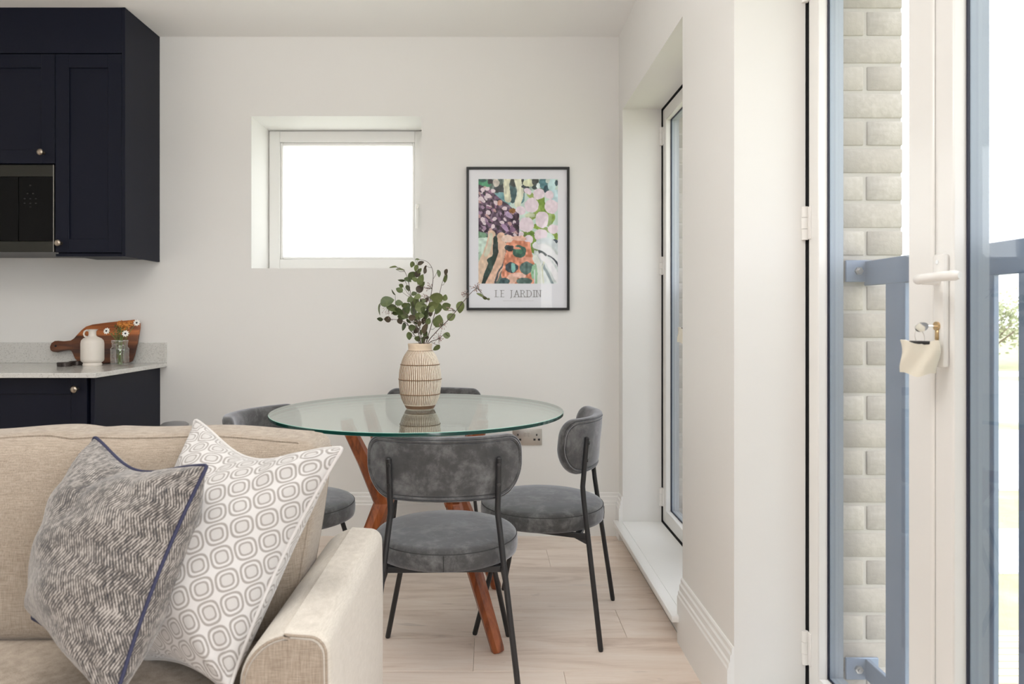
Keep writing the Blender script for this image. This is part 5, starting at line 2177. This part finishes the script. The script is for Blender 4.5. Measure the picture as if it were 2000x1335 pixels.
def back_cushion(x0, x1, seed):
    def shear(p):
        k_ = (p.z - 0.46) / 0.40
        q = p.copy()
        q.y += 0.075 * k_              # leans back
        # right side narrows towards the seat
        cx = (x0 + x1) / 2
        if p.x > cx:
            q.x -= 0.045 * max(0, 1 - k_) ** 1.5 * ((p.x - cx) / (x1 - cx)) ** 2
        # dimple in the top edge
        q.z -= 0.006 * math.exp(-((p.x + 0.885) / 0.03) ** 2) * max(0, k_)
        # the cushion top swells
        q.z += 0.010 * math.sin((p.x - x0) / (x1 - x0) * PI) * max(0, k_)
        return q
    m, pos = soft_box(x0, x1, 1.41, 1.59, 0.458, 0.852, 0.034, (0.006, 0.030, 0.008), (40, 10, 22), 0.0045, seed, shear)
    o = sadd(m, 'back_cushion', M['linen'], sofa)
    # piping loops front and back
    for yj in (1.8 / 10 * 10 * 0 + 1, 9):
        loop = []
        nx, nz = 40, 22
        loop += [pos(i, yj, nz) for i in range(2, nx - 1)]
        loop += [pos(nx, yj, k_) for k_ in range(nz - 2, 1, -1)]
        loop += [pos(i, yj, 0) for i in range(nx - 2, 1, -1)]
        loop += [pos(0, yj, k_) for k_ in range(2, nz - 1)]
        p_ = MB()
        p_.tube(loop, 0.0026, 6, closed=True)
        sadd(p_, 'piping', M['linen'], o)
    return o


back_cushion(-1.275, -0.362, 3)
back_cushion(-2.150, -1.279, 5)
for (x, y_) in ((AXR - .07, AF + .06), (AXR - .07, AB - .07), (-2.23, AF + .06), (-2.23, AB - .07)):
    m = MB()
    m.tube([(x, y_, 0), (x, y_, 0.082)], [0.018, 0.026], 16)
    sadd(m, 'foot', M['acacia'])


# ------------------------------------------------------------------ scatter cushions
def scatter(name, label, TL, TR_, BR_, BL, thick, fmat, pmat, seed, edge_in=0.05, chop=0.0, bias=0.5):
    """pillow spanned between four corners, puffed to both sides, piping round its seam"""
    TL, TR_, BR_, BL = map(Vector, (TL, TR_, BR_, BL))
    cen = (TL + TR_ + BR_ + BL) / 4
    base = Vector((cen.x, cen.y, min(BR_.z, BL.z)))
    nrm = ((TR_ - BL).cross(TL - BR_)).normalized()
    if nrm.y > 0:
        nrm = -nrm
    ex = ((TR_ + BR_) - (TL + BL)).normalized()
    ez = ((TL + TR_) - (BL + BR_)).normalized()
    t_ = thing(name, label, 'cushion', tuple(base))
    n_ = 44
    rnd_ = random.Random(seed)
    ph = [rnd_.uniform(0, 6.28) for _ in range(10)]

    def surf(u, v, side):
        # u across, v up, both -1..1
        a, b = (u + 1) / 2, (v + 1) / 2
        p = (BL * (1 - a) + BR_ * a) * (1 - b) + (TL * (1 - a) + TR_ * a) * b
        # edges pulled in between the corners
        cu, cv = 1 - u * u, 1 - v * v
        p -= ex * (u * edge_in * cv)
        p -= ez * (v * edge_in * cu)
        if chop:   # crease sinking from the middle of the top edge
            g = (0.5 + 0.5 * math.cos(PI * min(1, abs(u + 0.05) / 0.95))) * max(0, v) ** 1.8
            p -= ez * chop * g
        h = (max(0, 1 - abs(u) ** 2.4) ** 0.60) * (max(0, 1 - abs(v) ** 2.4) ** 0.60)
        wr_ = 0.0
        # radial puckers near the corners and soft creases
        rc = math.hypot(abs(u) - 1, abs(v) - 1)
        an = math.atan2(1 - abs(v), 1 - abs(u) + 1e-6)
        wr_ += 0.0075 * math.sin(an * 9 + ph[0]) * math.exp(-(rc / .5) ** 2) * min(1, h * 3)
        wr_ += 0.0050 * math.sin(u * 5 + v * 3 + ph[1]) * h + 0.0030 * math.sin(v * 11 - u * 6 + ph[2]) * h
        if chop:
            g2 = math.exp(-((u + 0.12 - (1 - v) * .12) / 0.10) ** 2) * max(0, v) ** 1.5
            wr_ -= 0.020 * g2 * min(1, h * 2)
            g3 = math.exp(-(((u - .45) + (v - .75) * .6) / 0.09) ** 2) * max(0, v) ** 1.5
            wr_ -= 0.014 * g3 * min(1, h * 2)
        f = thick * (bias if side > 0 else 1 - bias)
        return p + nrm * side * (f * h + wr_ * (1 if side > 0 else .3))

    def gmap(i):
        x = 2 * i / n_ - 1
        return math.sin(x * PI / 2) * .35 + x * .65

    def arc(fn):
        L_ = [0.0]
        for i in range(n_):
            L_.append(L_[-1] + (fn(gmap(i + 1)) - fn(gmap(i))).length)
        return [x / 0.46 for x in L_]
    AU = [arc(lambda q, vv=gmap(j): surf(q, vv, 1)) for j in range(n_ + 1)]
    AV = [arc(lambda q, uu=gmap(i): surf(uu, q, 1)) for i in range(n_ + 1)]
    AU = [[x - r_[n_ // 2] + .5 for x in r_] for r_ in AU]
    AV = [[x - r_[n_ // 2] + .5 for x in r_] for r_ in AV]
    m = MB()
    vs_, fs_, uvs = [], [], []
    for side in (1, -1):
        k0 = len(vs_)
        for j in range(n_ + 1):
            for i in range(n_ + 1):
                vs_.append(surf(gmap(i), gmap(j), side) - base)
        for j in range(n_):
            for i in range(n_):
                a = k0 + j * (n_ + 1) + i
                f = (a, a + 1, a + n_ + 2, a + n_ + 1)
                uv_ = tuple((AU[q][p_], AV[p_][q]) for p_, q in ((i, j), (i + 1, j), (i + 1, j + 1), (i, j + 1)))
                if side < 0:
                    f = f[::-1]
                    uv_ = uv_[::-1]
                fs_.append(f)
                uvs.append(uv_)
    m.add(vs_, fs_, uvs)
    me_ = m.mesh('cover')
    bm_ = bmesh.new()
    bm_.from_mesh(me_)
    bmesh.ops.remove_doubles(bm_, verts=bm_.verts, dist=0.0002)
    bmesh.ops.recalc_face_normals(bm_, faces=bm_.faces[:])
    bm_.to_mesh(me_)
    bm_.free()
    link('cover', me_, fmat, t_, 80)
    loop = [surf(gmap(i), 1, 1) - base for i in range(0, n_)] + [surf(1, gmap(n_ - j), 1) - base for j in range(0, n_)]
    loop += [surf(gmap(n_ - i), -1, 1) - base for i in range(0, n_)] + [surf(-1, gmap(j), 1) - base for j in range(0, n_)]
    # round the corners off
    for _ in range(2):
        loop = [(loop[i - 1] + loop[i] * 2 + loop[(i + 1) % len(loop)]) / 4 for i in range(len(loop))]
    p_ = MB()
    p_.tube(loop, 0.0034, 8, closed=True)
    p_.build('piping', pmat, t_, 80)
    return t_


scatter('scatter_cushion', 'white cushion with taupe ogee print leaning by the sofa arm', P(380, 818, 1.50), P(671, 873, 1.33), P(446, 1352, 1.165), P(262, 1290, 1.36), 0.205, M['ogee'], M['white_piping'], 4, 0.022, 0.034, 0.58)
scatter('scatter_cushion', 'grey herringbone cushion with navy piping, in front of the white one', P(184, 852, 1.40), P(406, 908, 1.21), P(218, 1392, 1.075), P(62, 1206, 1.28), 0.225, M['herring'], M['navy_piping'], 9, 0.018, 0.022, 0.47)
